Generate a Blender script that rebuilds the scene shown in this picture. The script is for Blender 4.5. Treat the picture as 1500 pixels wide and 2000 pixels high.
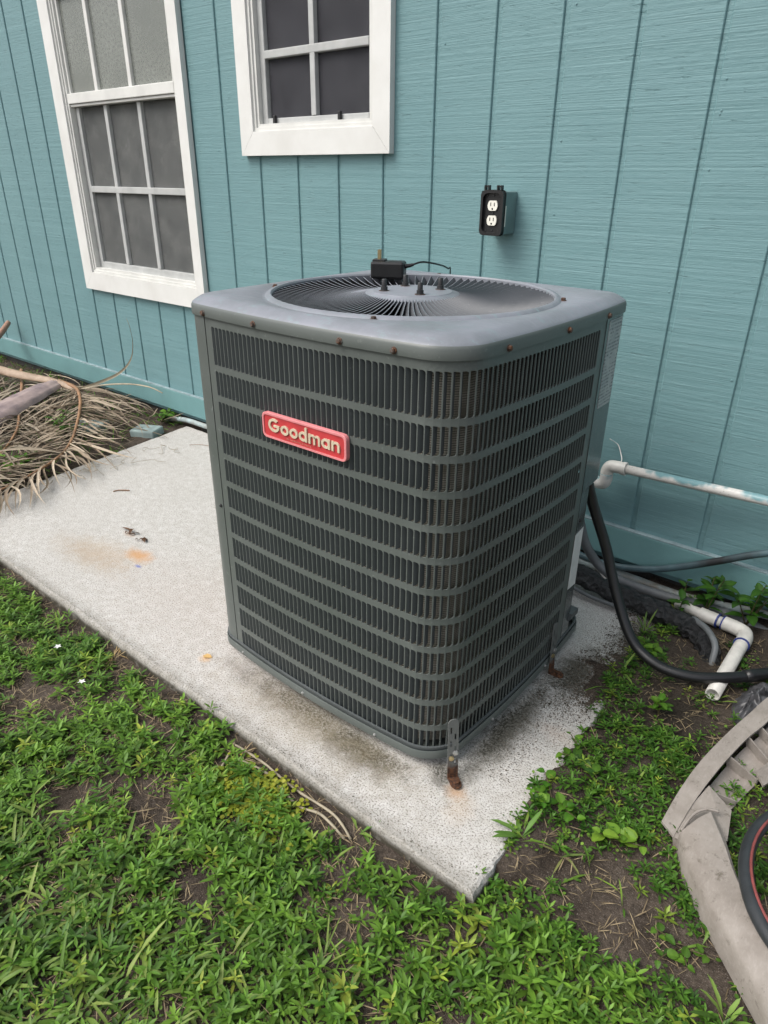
import bpy, bmesh, math, random
import numpy as np
from mathutils import Vector, Matrix, noise as mnoise
random.seed(7); rng = np.random.default_rng(11)
R = math.radians
for o in list(bpy.data.objects): bpy.data.objects.remove(o)
scene = bpy.context.scene
COL = scene.collection

# ------------------------------------------------------------------ camera, sky, sun, exposure
cam_d = bpy.data.cameras.new('camera'); cam = bpy.data.objects.new('camera', cam_d); COL.objects.link(cam)
scene.camera = cam
cam_d.sensor_fit = 'VERTICAL'; cam_d.sensor_height = 24.0; cam_d.lens = 1335.4/2000*24
cam_d.clip_start = 0.02; cam_d.clip_end = 500
_p, _y, _r = -0.45420, 0.68596, 0.00921
fw = Vector((-math.sin(_y)*math.cos(_p), math.cos(_y)*math.cos(_p), math.sin(_p)))
rt = fw.cross(Vector((0, 0, 1))).normalized(); up = rt.cross(fw)
rt2 = rt*math.cos(_r)+up*math.sin(_r); up2 = -rt*math.sin(_r)+up*math.cos(_r)
M = Matrix((rt2, up2, -fw)).transposed().to_4x4(); M.translation = Vector((2.43285, -1.96391, 1.14149))
cam.matrix_world = M
scene.render.resolution_x = 768; scene.render.resolution_y = 1024

SUN_DIR = Vector((-0.38, -0.62, 0.95)).normalized()      # towards the sun, behind thin cloud
world = bpy.data.worlds.new('World'); scene.world = world; world.use_nodes = True
nt = world.node_tree; nt.nodes.clear()
wo = nt.nodes.new('ShaderNodeOutputWorld'); bg = nt.nodes.new('ShaderNodeBackground')
sky = nt.nodes.new('ShaderNodeTexSky'); sky.sky_type = 'NISHITA'; sky.sun_disc = False
sky.sun_elevation = math.asin(SUN_DIR.z); sky.sun_rotation = math.atan2(SUN_DIR.x, SUN_DIR.y)
sky.air_density = 1.0; sky.dust_density = 4.0; sky.ozone_density = 1.0
hs = nt.nodes.new('ShaderNodeHueSaturation'); hs.inputs['Saturation'].default_value = 0.38
nt.links.new(sky.outputs[0], hs.inputs['Color']); nt.links.new(hs.outputs[0], bg.inputs[0])
bg.inputs[1].default_value = 0.13; nt.links.new(bg.outputs[0], wo.inputs[0])
sun_d = bpy.data.lights.new('sun', 'SUN'); sun = bpy.data.objects.new('sun', sun_d); COL.objects.link(sun)
sun_d.energy = 1.3; sun_d.angle = R(35); sun_d.color = (1.0, 0.96, 0.9)
sun.rotation_euler = SUN_DIR.to_track_quat('Z', 'Y').to_euler()
vs = scene.view_settings; vs.view_transform = 'Standard'; vs.look = 'None'; vs.exposure = 0.75; vs.gamma = 1
vs.use_curve_mapping = False

# ------------------------------------------------------------------ material helpers
class NT:
    def __init__(s, name):
        s.m = bpy.data.materials.new(name); s.m.use_nodes = True; s.t = s.m.node_tree; s.t.nodes.clear()
        s.out = s.n('OutputMaterial')
    def n(s, typ, **kw):
        nd = s.t.nodes.new('ShaderNode'+typ)
        for k, v in kw.items(): setattr(nd, k, v)
        return nd
    def put(s, sock, v):
        if v is None: return
        if hasattr(v, 'is_output') or hasattr(v, 'links'): s.t.links.new(v, sock)
        elif isinstance(v, (tuple, list)) and len(v) == 3 and sock.type == 'RGBA': sock.default_value = (*v, 1)
        else: sock.default_value = v
    def pos(s, scale=(1, 1, 1), obj=False):
        mp = s.n('Mapping'); mp.inputs['Scale'].default_value = scale
        src = s.n('TexCoord').outputs['Object'] if obj else s.n('NewGeometry').outputs['Position']
        s.t.links.new(src, mp.inputs[0]); return mp.outputs[0]
    def noise(s, scale, vec=None, detail=4, rough=.55, out='Fac'):
        nd = s.n('TexNoise'); nd.inputs['Scale'].default_value = scale; nd.inputs['Detail'].default_value = detail
        nd.inputs['Roughness'].default_value = rough
        s.t.links.new(vec if vec is not None else s.pos(), nd.inputs['Vector']); return nd.outputs[out]
    def voro(s, scale, vec=None, out='Distance', rand=1):
        nd = s.n('TexVoronoi'); nd.inputs['Scale'].default_value = scale; nd.inputs['Randomness'].default_value = rand
        s.t.links.new(vec if vec is not None else s.pos(), nd.inputs['Vector']); return nd.outputs[out]
    def ramp(s, f, a, b, c0=(0, 0, 0), c1=(1, 1, 1)):
        nd = s.n('ValToRGB'); e = nd.color_ramp.elements
        e[0].position = a; e[1].position = b; e[0].color = (*c0, 1); e[1].color = (*c1, 1)
        s.t.links.new(f, nd.inputs[0]); return nd.outputs[0]
    def mix(s, f, a, b, typ='MIX'):
        nd = s.n('Mix', data_type='RGBA', blend_type=typ)
        s.put(nd.inputs[0], f); s.put(nd.inputs[6], a); s.put(nd.inputs[7], b); return nd.outputs[2]
    def math(s, op, a, b=0.0, c=None):
        nd = s.n('Math', operation=op); s.put(nd.inputs[0], a); s.put(nd.inputs[1], b)
        if c is not None: s.put(nd.inputs[2], c)
        return nd.outputs[0]
    def bump(s, h, strength=.3, dist=.005, normal=None):
        nd = s.n('Bump'); nd.inputs['Strength'].default_value = strength; nd.inputs['Distance'].default_value = dist
        s.t.links.new(h, nd.inputs['Height'])
        if normal is not None: s.t.links.new(normal, nd.inputs['Normal'])
        return nd.outputs[0]
    def blob(s, x, y, r, z=0.0, sx=1, sy=1, rough=.5, nscale=14, soft=.5):
        """mask 1 inside a ragged ellipse on the ground"""
        g = s.n('NewGeometry').outputs['Position']; sub = s.n('VectorMath', operation='SUBTRACT'); s.t.links.new(g, sub.inputs[0])
        sub.inputs[1].default_value = (x, y, z)
        mul = s.n('VectorMath', operation='MULTIPLY'); s.t.links.new(sub.outputs[0], mul.inputs[0]); mul.inputs[1].default_value = (1/(r*sx), 1/(r*sy), 0)
        ln = s.n('VectorMath', operation='LENGTH'); s.t.links.new(mul.outputs[0], ln.inputs[0])
        nz = s.noise(nscale, detail=5, rough=.7)
        v = s.math('ADD', ln.outputs['Value'], s.math('MULTIPLY', s.math('SUBTRACT', nz, .5), rough*2))
        return s.ramp(v, max(0, 1-soft), 1, (1, 1, 1), (0, 0, 0))
    def bsdf(s, color, rough=.6, normal=None, metallic=0, spec=.5, coat=0):
        b = s.n('BsdfPrincipled'); s.put(b.inputs['Base Color'], color); s.put(b.inputs['Roughness'], rough)
        s.put(b.inputs['Metallic'], metallic); s.put(b.inputs['Specular IOR Level'], spec); s.put(b.inputs['Coat Weight'], coat)
        if normal is not None: s.t.links.new(normal, b.inputs['Normal'])
        s.t.links.new(b.outputs[0], s.out.inputs[0]); return b

def simple(name, c, rough=.6, var=.25, vscale=30, bump=.0, bscale=200, metallic=0, spec=.5, c2=None):
    t = NT(name); p = t.pos()
    n1 = t.noise(vscale, p, 5, .6)
    d = c2 if c2 else tuple(x*(1-var) for x in c)
    col = t.mix(t.ramp(n1, .35, .65), d, c)
    nm = t.bump(t.noise(bscale, p, 3), bump, .002) if bump else None
    t.bsdf(col, rough, nm, metallic, spec); return t.m

MAT = {}
def m_siding():
    t = NT('painted_siding')
    st = t.pos((.55, .55, 62)); fine = t.noise(1.6, st, 5, .7)
    st2 = t.pos((2.4, 2.4, 300)); fine2 = t.noise(1.0, st2, 3, .6)
    big = t.noise(1.3, t.pos((1, 1, .5)), 4, .6)
    c = t.mix(t.ramp(big, .3, .7), (.143, .262, .280), (.168, .296, .310))
    c = t.mix(t.ramp(fine, .46, .62), t.mix(.22, c, (.07, .165, .17)), c)
    chip = t.math('MULTIPLY', t.ramp(t.voro(26, t.pos((1, 1, .8))), .0, .045, (1, 1, 1), (0, 0, 0)), t.ramp(t.noise(2.3), .60, .66))
    c = t.mix(chip, c, (.05, .075, .08))
    h = t.math('ADD', t.math('MULTIPLY', fine, 1.0), t.math('MULTIPLY', fine2, .55))
    h = t.math('ADD', h, t.math('MULTIPLY', t.noise(70, t.pos((.6, .6, 1.6)), 5, .7), .75))
    h = t.math('SUBTRACT', h, t.math('MULTIPLY', t.ramp(t.noise(1, t.pos((14, 14, 170)), 4, .7), .60, .72), .9))
    nm = t.bump(h, .6, .003)
    t.bsdf(c, t.ramp(fine, .3, .7, (.42,)*3, (.6,)*3), nm, 0, .4); return t.m
MAT['siding'] = m_siding()
def m_white():
    t = NT('white_trim_paint'); n1 = t.noise(7); n2 = t.noise(150, t.pos((1, 1, .25)), 4)
    c = t.mix(t.ramp(n1, .4, .75), (.68, .68, .655), (.61, .605, .575)); c = t.mix(t.ramp(t.noise(40, None, 6, .7), .66, .74), c, (.56, .55, .51))
    t.bsdf(c, .5, t.bump(n2, .25, .002)); return t.m
MAT['white'] = m_white()
MAT['sash'] = simple('white_vinyl_sash', (.66, .66, .63), .42, .12, 12)
MAT['greysash'] = simple('weathered_grey_sash', (.46, .47, .46), .5, .2, 14)
MAT['band'] = simple('painted_skirt_board', (.145, .285, .29), .5, .14, 5, .4, 90)
MAT['bandtop'] = simple('weathered_board_edge', (.26, .35, .37), .65, .35, 18, .5, 120)
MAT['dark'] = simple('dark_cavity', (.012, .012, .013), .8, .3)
MAT['found'] = simple('foundation_block', (.05, .047, .043), .9, .5, 18, .8, 60)
def m_glass(name, tint, rough, dk=.75, base=0.0):
    t = NT(name); g = t.n('BsdfGlossy'); g.inputs['Roughness'].default_value = rough; g.inputs['Color'].default_value = (.9, .92, .9, 1)
    tr = t.n('BsdfTransparent'); tr.inputs['Color'].default_value = (*tint, 1)
    f = t.n('Fresnel'); f.inputs['IOR'].default_value = 1.5
    mx = t.n('MixShader'); t.t.links.new(t.math('MULTIPLY', f.outputs[0], 1.0), mx.inputs[0])
    t.t.links.new(tr.outputs[0], mx.inputs[1]); t.t.links.new(g.outputs[0], mx.inputs[2])
    df = t.n('BsdfDiffuse'); df.inputs['Color'].default_value = (.5, .52, .48, 1)
    dust = t.ramp(t.noise(90 if base else 160, None, 6, .7), .35, .9); dust2 = t.ramp(t.noise(2.2, None, 4, .6), .3, .7)
    mx2 = t.n('MixShader'); t.t.links.new(t.math('ADD', t.math('MULTIPLY', t.math('MULTIPLY', dust, dust2), dk), base), mx2.inputs[0])
    t.t.links.new(mx.outputs[0], mx2.inputs[1]); t.t.links.new(df.outputs[0], mx2.inputs[2])
    t.t.links.new(mx2.outputs[0], t.out.inputs[0]); return t.m
MAT['glass'] = m_glass('window_glass', (.62, .66, .64), .02)
MAT['glassdustsheen'] = m_glass('dust_and_sky_sheen_glass', (.62, .66, .64), .05, .45, .24)  # pale veil: dust plus sky reflection painted as flat diffuse
def m_screen(name, ca, cb):
    t = NT(name); tr = t.n('BsdfTransparent'); df = t.n('BsdfDiffuse')
    c = t.mix(t.ramp(t.noise(9, None, 5), .35, .7), ca, cb); t.put(df.inputs['Color'], c)
    mx = t.n('MixShader'); sp = t.ramp(t.noise(420, None, 2, .8), .3, .7, (.42,)*3, (.72,)*3)
    t.t.links.new(sp, mx.inputs[0]); t.t.links.new(tr.outputs[0], mx.inputs[1]); t.t.links.new(df.outputs[0], mx.inputs[2])
    t.t.links.new(mx.outputs[0], t.out.inputs[0]); return t.m
MAT['screen'] = m_screen('insect_screen', (.19, .195, .19), (.13, .135, .135)); MAT['darkscreen'] = m_screen('dark_insect_screen', (.085, .085, .095), (.06, .06, .068))
MAT['blind'] = simple('window_blind', (.48, .48, .46), .7, .1)
MAT['room'] = simple('room_dark', (.09, .09, .095), .9, .3, 4)

def m_slab():
    t = NT('concrete_slab'); p = t.pos()
    g1 = t.noise(260, p, 3, .7); g2 = t.noise(38, p, 5, .65); g3 = t.noise(3.2, p, 4, .6)
    c = t.mix(t.ramp(g3, .3, .7), (.52, .505, .48), (.60, .59, .57))
    c = t.mix(t.ramp(g2, .38, .68), (.46, .44, .41), c)
    c = t.mix(t.ramp(g1, .36, .50), (.19, .175, .155), c)
    pit = t.ramp(t.voro(210, p), .0, .22, (1, 1, 1), (0, 0, 0)); pm = t.ramp(t.noise(60, p, 3), .52, .62)
    c = t.mix(t.math('MULTIPLY', t.math('MULTIPLY', pit, pm), .75), c, (.10, .09, .08))
    # drip-line grime and mould under the cabinet, rust marks, soil wash at the rims
    def stain(c, m, k, colr): return t.mix(t.math('MULTIPLY', m, k), c, colr)
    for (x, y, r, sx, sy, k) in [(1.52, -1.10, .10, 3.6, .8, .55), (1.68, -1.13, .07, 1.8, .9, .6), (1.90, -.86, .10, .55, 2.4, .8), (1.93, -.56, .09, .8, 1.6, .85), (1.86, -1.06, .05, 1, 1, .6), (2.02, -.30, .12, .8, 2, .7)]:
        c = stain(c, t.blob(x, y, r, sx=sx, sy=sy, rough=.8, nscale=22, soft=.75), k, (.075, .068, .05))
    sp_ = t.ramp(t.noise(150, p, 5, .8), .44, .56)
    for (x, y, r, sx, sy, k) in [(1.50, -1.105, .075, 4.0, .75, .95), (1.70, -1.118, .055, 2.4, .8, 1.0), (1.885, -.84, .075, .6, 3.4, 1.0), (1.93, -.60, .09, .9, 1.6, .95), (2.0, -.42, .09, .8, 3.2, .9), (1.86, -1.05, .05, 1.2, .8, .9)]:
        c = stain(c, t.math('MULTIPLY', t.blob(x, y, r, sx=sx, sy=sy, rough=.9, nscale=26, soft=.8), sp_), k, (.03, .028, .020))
    c = stain(c, t.blob(1.55, -1.13, .16, sx=2.6, sy=.6, rough=.8, nscale=12, soft=.9), .35, (.30, .25, .16))
    for (x, y, r, sx, sy, k, cc) in [(.54, -.945, .065, 1.3, .7, .75, (.50, .25, .08)), (.40, -1.05, .16, 1.6, .5, .4, (.33, .24, .15)), (.45, -1.0, .13, 1.5, .7, .28, (.38, .27, .16)), (.38, -.88, .03, 1.4, .6, .35, (.40, .22, .10)),
                                     (1.908, -1.078, .030, 1.0, 1.0, .55, (.42, .22, .08)), (1.935, -1.11, .05, .8, 1.0, .22, (.46, .30, .15)), (1.99, -.79, .05, 1.4, .7, .16, (.42, .24, .14)), (1.153, -1.137, .022, 1, 1, .5, (.62, .33, .08)),
                                     (.60, -.985, .012, 1.6, .7, .8, (.10, .14, .40)), (1.0, -.98, .3, 2, 1, .1, (.5, .35, .3))]:
        c = stain(c, t.blob(x, y, r, sx=sx, sy=sy, rough=.6, nscale=30, soft=.8), k, cc)
    sep = t.n('SeparateXYZ'); t.t.links.new(p, sep.inputs[0])
    rim = t.ramp(t.math('ADD', sep.outputs['Y'], t.math('MULTIPLY', t.math('SUBTRACT', t.noise(30, p, 5, .7), .5), .05)), .0, .012)
    ry = t.n('MapRange'); t.t.links.new(t.math('ADD', sep.outputs['Y'], t.math('MULTIPLY', t.math('SUBTRACT', t.noise(24, p, 6, .75), .5), .07)), ry.inputs[0])
    ry.inputs[1].default_value = -1.256; ry.inputs[2].default_value = -1.205; ry.inputs[3].default_value = .62; ry.inputs[4].default_value = 0
    c = t.mix(ry.outputs[0], c, (.13, .12, .09))
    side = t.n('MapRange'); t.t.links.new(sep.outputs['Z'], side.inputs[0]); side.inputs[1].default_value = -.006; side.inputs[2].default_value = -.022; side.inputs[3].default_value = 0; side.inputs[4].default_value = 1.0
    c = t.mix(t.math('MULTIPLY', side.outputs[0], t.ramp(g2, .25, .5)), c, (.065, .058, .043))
    h = t.math('ADD', g1, t.math('MULTIPLY', g2, .8))
    t.bsdf(c, .9, t.bump(h, .55, .003), 0, .2); return t.m
MAT['slab'] = m_slab()
def m_dirt():
    t = NT('dirt'); p = t.pos()
    a = t.noise(11, p, 6, .65); b = t.noise(120, p, 4, .7); d = t.noise(420, p, 2, .7)
    c = t.mix(t.ramp(a, .35, .68), (.052, .040, .031), (.125, .100, .080))
    c = t.mix(t.ramp(b, .40, .62), t.mix(.55, c, (.028, .022, .017)), c)
    c = t.mix(t.ramp(d, .60, .70), c, (.22, .19, .165))
    c = t.mix(t.math('MULTIPLY', t.blob(2.17, -.62, .20, sx=.8, sy=1.1, rough=.8, nscale=10, soft=.7), .7), c, (.022, .019, .014))
    c = t.mix(t.math('MULTIPLY', t.blob(2.25, -.2, .25, sx=1.6, sy=.8, rough=.8, nscale=10, soft=.7), .45), c, (.03, .025, .02))
    h = t.math('ADD', t.math('MULTIPLY', b, 1.2), t.math('MULTIPLY', d, .6))
    t.bsdf(c, .95, t.bump(h, .9, .006), 0, .15); return t.m
MAT['dirt'] = m_dirt()
def m_leaf(name, rough=.5, trans=.3):
    t = NT(name); at = t.n('Attribute'); at.attribute_name = 'Col'
    c = t.mix(t.ramp(t.noise(45, None, 3), .3, .7), t.mix(.18, at.outputs['Color'], (.02, .05, .01)), at.outputs['Color'])
    b = t.n('BsdfPrincipled'); t.put(b.inputs['Base Color'], c); b.inputs['Roughness'].default_value = rough; b.inputs['Specular IOR Level'].default_value = .35
    tl = t.n('BsdfTranslucent'); t.put(tl.inputs['Color'], c); mx = t.n('MixShader'); mx.inputs[0].default_value = trans
    t.t.links.new(b.outputs[0], mx.inputs[1]); t.t.links.new(tl.outputs[0], mx.inputs[2]); t.t.links.new(mx.outputs[0], t.out.inputs[0]); return t.m
MAT['leaf'] = m_leaf('green_leaf'); MAT['straw'] = m_leaf('dry_straw', .7, .12)
def m_paint(name, c, rough, fade, spec=.5):
    t = NT(name); p = t.pos(); n1 = t.noise(6, p, 5, .65); n2 = t.noise(70, p, 4, .7)
    col = t.mix(t.ramp(n1, .35, .7), c, fade); col = t.mix(t.ramp(n2, .62, .74), col, tuple(min(1, x*1.35+.02) for x in fade))
    dirt = t.ramp(t.voro(70, p), .0, .05, (1, 1, 1), (0, 0, 0)); col = t.mix(t.math('MULTIPLY', dirt, t.ramp(t.noise(3.5, p), .5, .6)), col, (.22, .22, .2))
    t.bsdf(col, t.ramp(n1, .3, .7, (rough-.06,)*3, (rough+.12,)*3), t.bump(t.noise(300, p, 2), .12, .001), 0, spec); return t.m
MAT['cab'] = m_paint('grey_green_cabinet_paint', (.090, .103, .096), .40, (.108, .121, .114))
MAT['cabdark'] = m_paint('shaded_cabinet_paint', (.074, .084, .086), .42, (.090, .100, .103))  # cabinet paint darkened; the slots' shade is put into the slat colour
def m_lid():
    t = NT('faded_lid_paint'); p = t.pos(); n1 = t.noise(5, p, 6, .7); n2 = t.noise(26, t.pos((1, 2.5, 1)), 6, .75); n3 = t.noise(140, p, 4, .7)
    c = t.mix(t.ramp(n1, .36, .62), (.155, .170, .186), (.215, .224, .258)); c = t.mix(t.ramp(n2, .54, .68), c, (.20, .255, .272))
    c = t.mix(t.ramp(n3, .66, .74), c, (.30, .32, .33)); sp = t.ramp(t.voro(60, p), .0, .05, (1, 1, 1), (0, 0, 0)); c = t.mix(t.math('MULTIPLY', sp, t.ramp(n1, .5, .55)), c, (.36, .36, .35))
    t.bsdf(c, t.ramp(n2, .3, .7, (.40,)*3, (.58,)*3), t.bump(n3, .1, .001)); return t.m
MAT['lid'] = m_lid()
MAT['vaneunder'] = simple('shaded_vane_underside', (.016, .017, .019), .7, .4, 30)  # near-black stands in for the shade under each guard vane
MAT['vane'] = m_paint('fan_guard_paint', (.066, .072, .080), .5, (.088, .094, .104))
MAT['gloss'] = m_paint('glossy_corner_panel', (.075, .084, .082), .17, (.09, .1, .1), .6)
def m_coil():
    t = NT('coil_fins'); sep = t.n('SeparateXYZ'); t.t.links.new(t.pos(), sep.inputs[0])
    s = t.math('FRACT', t.math('MULTIPLY', sep.outputs['Z'], 230)); k = t.ramp(s, .25, .5)
    c = t.mix(k, (.045, .043, .038), (.40, .37, .32)); c = t.mix(t.ramp(t.noise(30, None, 5), .4, .7), c, (.16, .145, .12))
    t.bsdf(c, .6, t.bump(s, .6, .002), .2); return t.m
MAT['coil'] = m_coil()
def m_rust(name, amt):
    t = NT(name); n1 = t.noise(90, None, 5, .7)
    sep = t.n('SeparateXYZ'); t.t.links.new(t.pos(), sep.inputs[0])
    if amt is None:
        mr = t.n('MapRange'); t.t.links.new(t.math('ADD', sep.outputs['Z'], t.math('MULTIPLY', t.math('SUBTRACT', n1, .5), .05)), mr.inputs[0])
        mr.inputs[1].default_value = .028; mr.inputs[2].default_value = .045; mr.inputs[3].default_value = 1; mr.inputs[4].default_value = .0; f = mr.outputs[0]
    else: f = t.ramp(n1, 1-amt-.15, 1-amt+.1)
    c = t.mix(f, (.13, .135, .13), t.mix(t.ramp(t.noise(160), .4, .6), (.045, .022, .014), (.12, .05, .022)))
    t.bsdf(c, .75, t.bump(n1, .4, .002), .2); return t.m
MAT['strap'] = m_rust('galvanised_strap', None); MAT['rust'] = m_rust('rusty_steel', .8)
MAT['screw'] = m_rust('rusty_screw', .55)
MAT['zinc'] = simple('zinc_bolt', (.55, .55, .54), .35, .3, 80, metallic=.7)
MAT['brass'] = simple('brass_blade', (.55, .44, .24), .3, .2, 80, metallic=.8)
MAT['black'] = simple('black_plastic', (.012, .012, .013), .38, .4, 40, .15, 300)
MAT['blackbolt'] = simple('black_oxide_bolt', (.03, .03, .032), .45, .4, 60)
MAT['badge'] = simple('red_badge', (.52, .045, .05), .5, .2, 25); MAT['badgerim'] = simple('pale_red_rim', (.72, .25, .26), .5, .15, 25)
MAT['letter'] = simple('faded_letter', (.62, .52, .38), .5, .15, 40)
MAT['tinyletter'] = simple('faint_letter', (.66, .22, .17), .5, .15, 40)
def m_label():
    t = NT('printed_rating_label'); tc = t.n('TexCoord'); sep = t.n('SeparateXYZ'); t.t.links.new(tc.outputs['Object'], sep.inputs[0])
    row = t.math('FRACT', t.math('MULTIPLY', sep.outputs['Z'], 125)); ln = t.ramp(row, .45, .55)
    mp = t.n('Mapping'); t.t.links.new(tc.outputs['Object'], mp.inputs[0]); mp.inputs['Scale'].default_value = (1, 1, .35)
    wd = t.ramp(t.noise(420, mp.outputs[0], 2), .44, .5); bl = t.ramp(t.noise(34, None, 3), .42, .46)
    k = t.math('MULTIPLY', t.math('MULTIPLY', ln, wd), bl)
    base = t.mix(t.ramp(t.noise(40, None, 5), .3, .7), (.28, .29, .30), (.42, .42, .41))
    t.bsdf(t.mix(k, base, (.09, .10, .11)), .4); return t.m
MAT['label'] = m_label(); MAT['white_label'] = simple('white_paper_label', (.66, .66, .65), .5, .15, 30)
def m_pvc():
    t = NT('white_pvc_with_overspray'); n = t.noise(5, t.pos((1.5, 1, 1)), 4, .6)
    nz = t.n('SeparateXYZ'); t.t.links.new(t.n('NewGeometry').outputs['Normal'], nz.inputs[0])
    f = t.ramp(t.math('ADD', n, t.math('MULTIPLY', nz.outputs['Z'], .12)), .54, .62)
    c = t.mix(f, (.60, .585, .555), (.16, .30, .325)); c = t.mix(t.ramp(t.noise(260, None, 3), .62, .7), c, (.3, .29, .27))
    t.bsdf(c, .4); return t.m
MAT['pvc_blue'] = m_pvc()
MAT['pvc'] = simple('dirty_white_pvc', (.66, .64, .59), .4, .18, 35)
MAT['pvc_ring'] = simple('blue_pipe_primer', (.03, .05, .22), .5, .2)
MAT['pipe_pale'] = simple('pale_blue_painted_pipe', (.33, .42, .43), .6, .35, 14, c2=(.20, .18, .15))
MAT['conduit'] = simple('grey_conduit', (.15, .16, .165), .5, .3, 20)
MAT['cable'] = simple('black_cable_overspray', (.022, .023, .025), .45, .2, 4, c2=(.085, .15, .17))
MAT['rubber'] = simple('black_rubber', (.012, .012, .013), .34, .3, 20, .1, 250)
def m_wrap():
    t = NT('wrinkled_black_tape'); n = t.noise(60, t.pos((1, 1.5, 1)), 5, .7); v = t.voro(55)
    t.bsdf(t.mix(t.ramp(n, .5, .75), (.010, .010, .011), (.035, .035, .037)), .33, t.bump(t.math('ADD', n, v), 1, .012), 0, .6); return t.m
MAT['wrap'] = m_wrap()
def m_chair():
    t = NT('weathered_taupe_plastic'); s = t.noise(1, t.pos((260, 260, 60)), 4, .7); n = t.noise(14, None, 5, .65); f = t.noise(180, t.pos((1, .35, 1)), 4, .7)
    c = t.mix(t.ramp(n, .35, .7), (.20, .175, .152), (.295, .265, .238)); c = t.mix(t.math('MULTIPLY', t.ramp(f, .5, .8), .35), c, (.42, .39, .36))
    c = t.mix(t.ramp(t.noise(50, None, 6, .75), .58, .72), c, (.10, .085, .065))
    t.bsdf(c, .6, t.bump(f, .3, .001)); return t.m
MAT['chair'] = m_chair()
MAT['bag'] = simple('grey_plastic_bag', (.085, .085, .092), .34, .55, 40, .5, 70)
MAT['hose'] = simple('black_garden_hose', (.03, .034, .038), .5, .4, 18, .2, 300); MAT['hosestripe'] = simple('red_hose_stripe', (.24, .06, .055), .5, .3, 40)
MAT['boot'] = simple('dry_palm_sheath', (.42, .32, .29), .5, .5, 7, .5, 70, c2=(.20, .15, .155))
MAT['tanstalk'] = simple('tan_palm_stalk', (.38, .28, .20), .6, .5, 16, .5, 60, c2=(.22, .15, .10))
MAT['greyblade'] = simple('greyish_dry_leaf', (.36, .31, .22), .6, .4, 12)
MAT['rachis'] = simple('dry_palm_rachis', (.33, .18, .09), .6, .45, 12, .3, 90)
MAT['stick'] = simple('dry_brown_stalk', (.36, .20, .14), .6, .3, 12)
MAT['block'] = simple('painted_concrete_paver', (.27, .35, .34), .85, .3, 14, .5, 90)
MAT['outletbox'] = simple('painted_outlet_box', (.16, .25, .25), .45, .25, 12)
MAT['outlet'] = simple('ivory_receptacle', (.78, .76, .68), .3, .06)

# ------------------------------------------------------------------ geometry helpers
def link(o, parent=None):
    COL.objects.link(o)
    if parent is not None: o.parent = parent
    return o
def obj(name, vf, mat, parent=None, smooth=False, loc=None):
    v, f = vf; me = bpy.data.meshes.new(name); me.from_pydata([tuple(a) for a in v], [], [tuple(a) for a in f]); me.validate()
    if smooth is True: me.polygons.foreach_set('use_smooth', [True]*len(me.polygons))
    if mat: me.materials.append(MAT[mat] if isinstance(mat, str) else mat)
    o = bpy.data.objects.new(name, me)
    if smooth == 'auto':
        me.polygons.foreach_set('use_smooth', [True]*len(me.polygons)); me.set_sharp_from_angle(angle=R(38))
    if loc: o.location = loc
    return link(o, parent)
def thing(name, label, cat, loc=(0, 0, 0), rotz=0, group=None):
    o = bpy.data.objects.new(name, None); o.location = loc; o.rotation_euler = (0, 0, rotz); link(o); o.empty_display_size = .05
    return tag(o, label, cat, group)
def tag(o, label=None, cat=None, group=None, kind=None):
    if label: o['label'] = label
    if cat: o['category'] = cat
    if group: o['group'] = group
    if kind: o['kind'] = kind
    return o
def join(*parts):
    V, F = [], []
    for v, f in parts:
        k = len(V); V += [tuple(a) for a in v]; F += [tuple(i+k for i in q) for q in f]
    return V, F
def box(x0, x1, y0, y1, z0, z1, b=0.0):
    if b <= 0:
        v = [(x, y, z) for z in (z0, z1) for y in (y0, y1) for x in (x0, x1)]
        return v, [(0, 2, 3, 1), (4, 5, 7, 6), (0, 1, 5, 4), (2, 6, 7, 3), (0, 4, 6, 2), (1, 3, 7, 5)]
    bm = bmesh.new(); bmesh.ops.create_cube(bm, size=1)
    for q in bm.verts: q.co = Vector(((x0+x1)/2+q.co.x*(x1-x0), (y0+y1)/2+q.co.y*(y1-y0), (z0+z1)/2+q.co.z*(z1-z0)))
    bmesh.ops.bevel(bm, geom=bm.edges[:], offset=b, segments=2, profile=.5, affect='EDGES')
    bm.verts.index_update(); r = ([tuple(q.co) for q in bm.verts], [tuple(q.index for q in f.verts) for f in bm.faces]); bm.free(); return r
def spline(pts, n=8):
    P = [Vector(p) for p in pts]; out = []
    for i in range(len(P)-1):
        p0 = P[max(i-1, 0)]; p1 = P[i]; p2 = P[i+1]; p3 = P[min(i+2, len(P)-1)]
        for k in range(n):
            t = k/n; out.append(.5*((2*p1)+(-p0+p2)*t+(2*p0-5*p1+4*p2-p3)*t*t+(-p0+3*p1-3*p2+p3)*t**3))
    out.append(P[-1]); return out
def tube(pts, r, seg=12, cap=True, sq=1.0, jit=0):
    P = [Vector(p) for p in pts]; V, F = [], []; rr = r if callable(r) else (lambda t: r)
    tan = [(P[min(i+1, len(P)-1)]-P[max(i-1, 0)]).normalized() for i in range(len(P))]
    nrm = tan[0].orthogonal().normalized()
    for i, p in enumerate(P):
        nrm = (nrm-tan[i]*nrm.dot(tan[i])).normalized(); b = tan[i].cross(nrm); q = rr(i/(len(P)-1))
        for k in range(seg):
            a = 2*math.pi*k/seg; j = 1+random.uniform(-jit, jit)
            V.append(p+(nrm*math.cos(a)+b*math.sin(a)*sq)*q*j)
    for i in range(len(P)-1):
        for k in range(seg):
            a = i*seg+k; b2 = i*seg+(k+1) % seg; F.append((a, b2, b2+seg, a+seg))
    if cap: F.append(tuple(range(seg-1, -1, -1))); F.append(tuple(range(len(V)-seg, len(V))))
    return V, F
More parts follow.
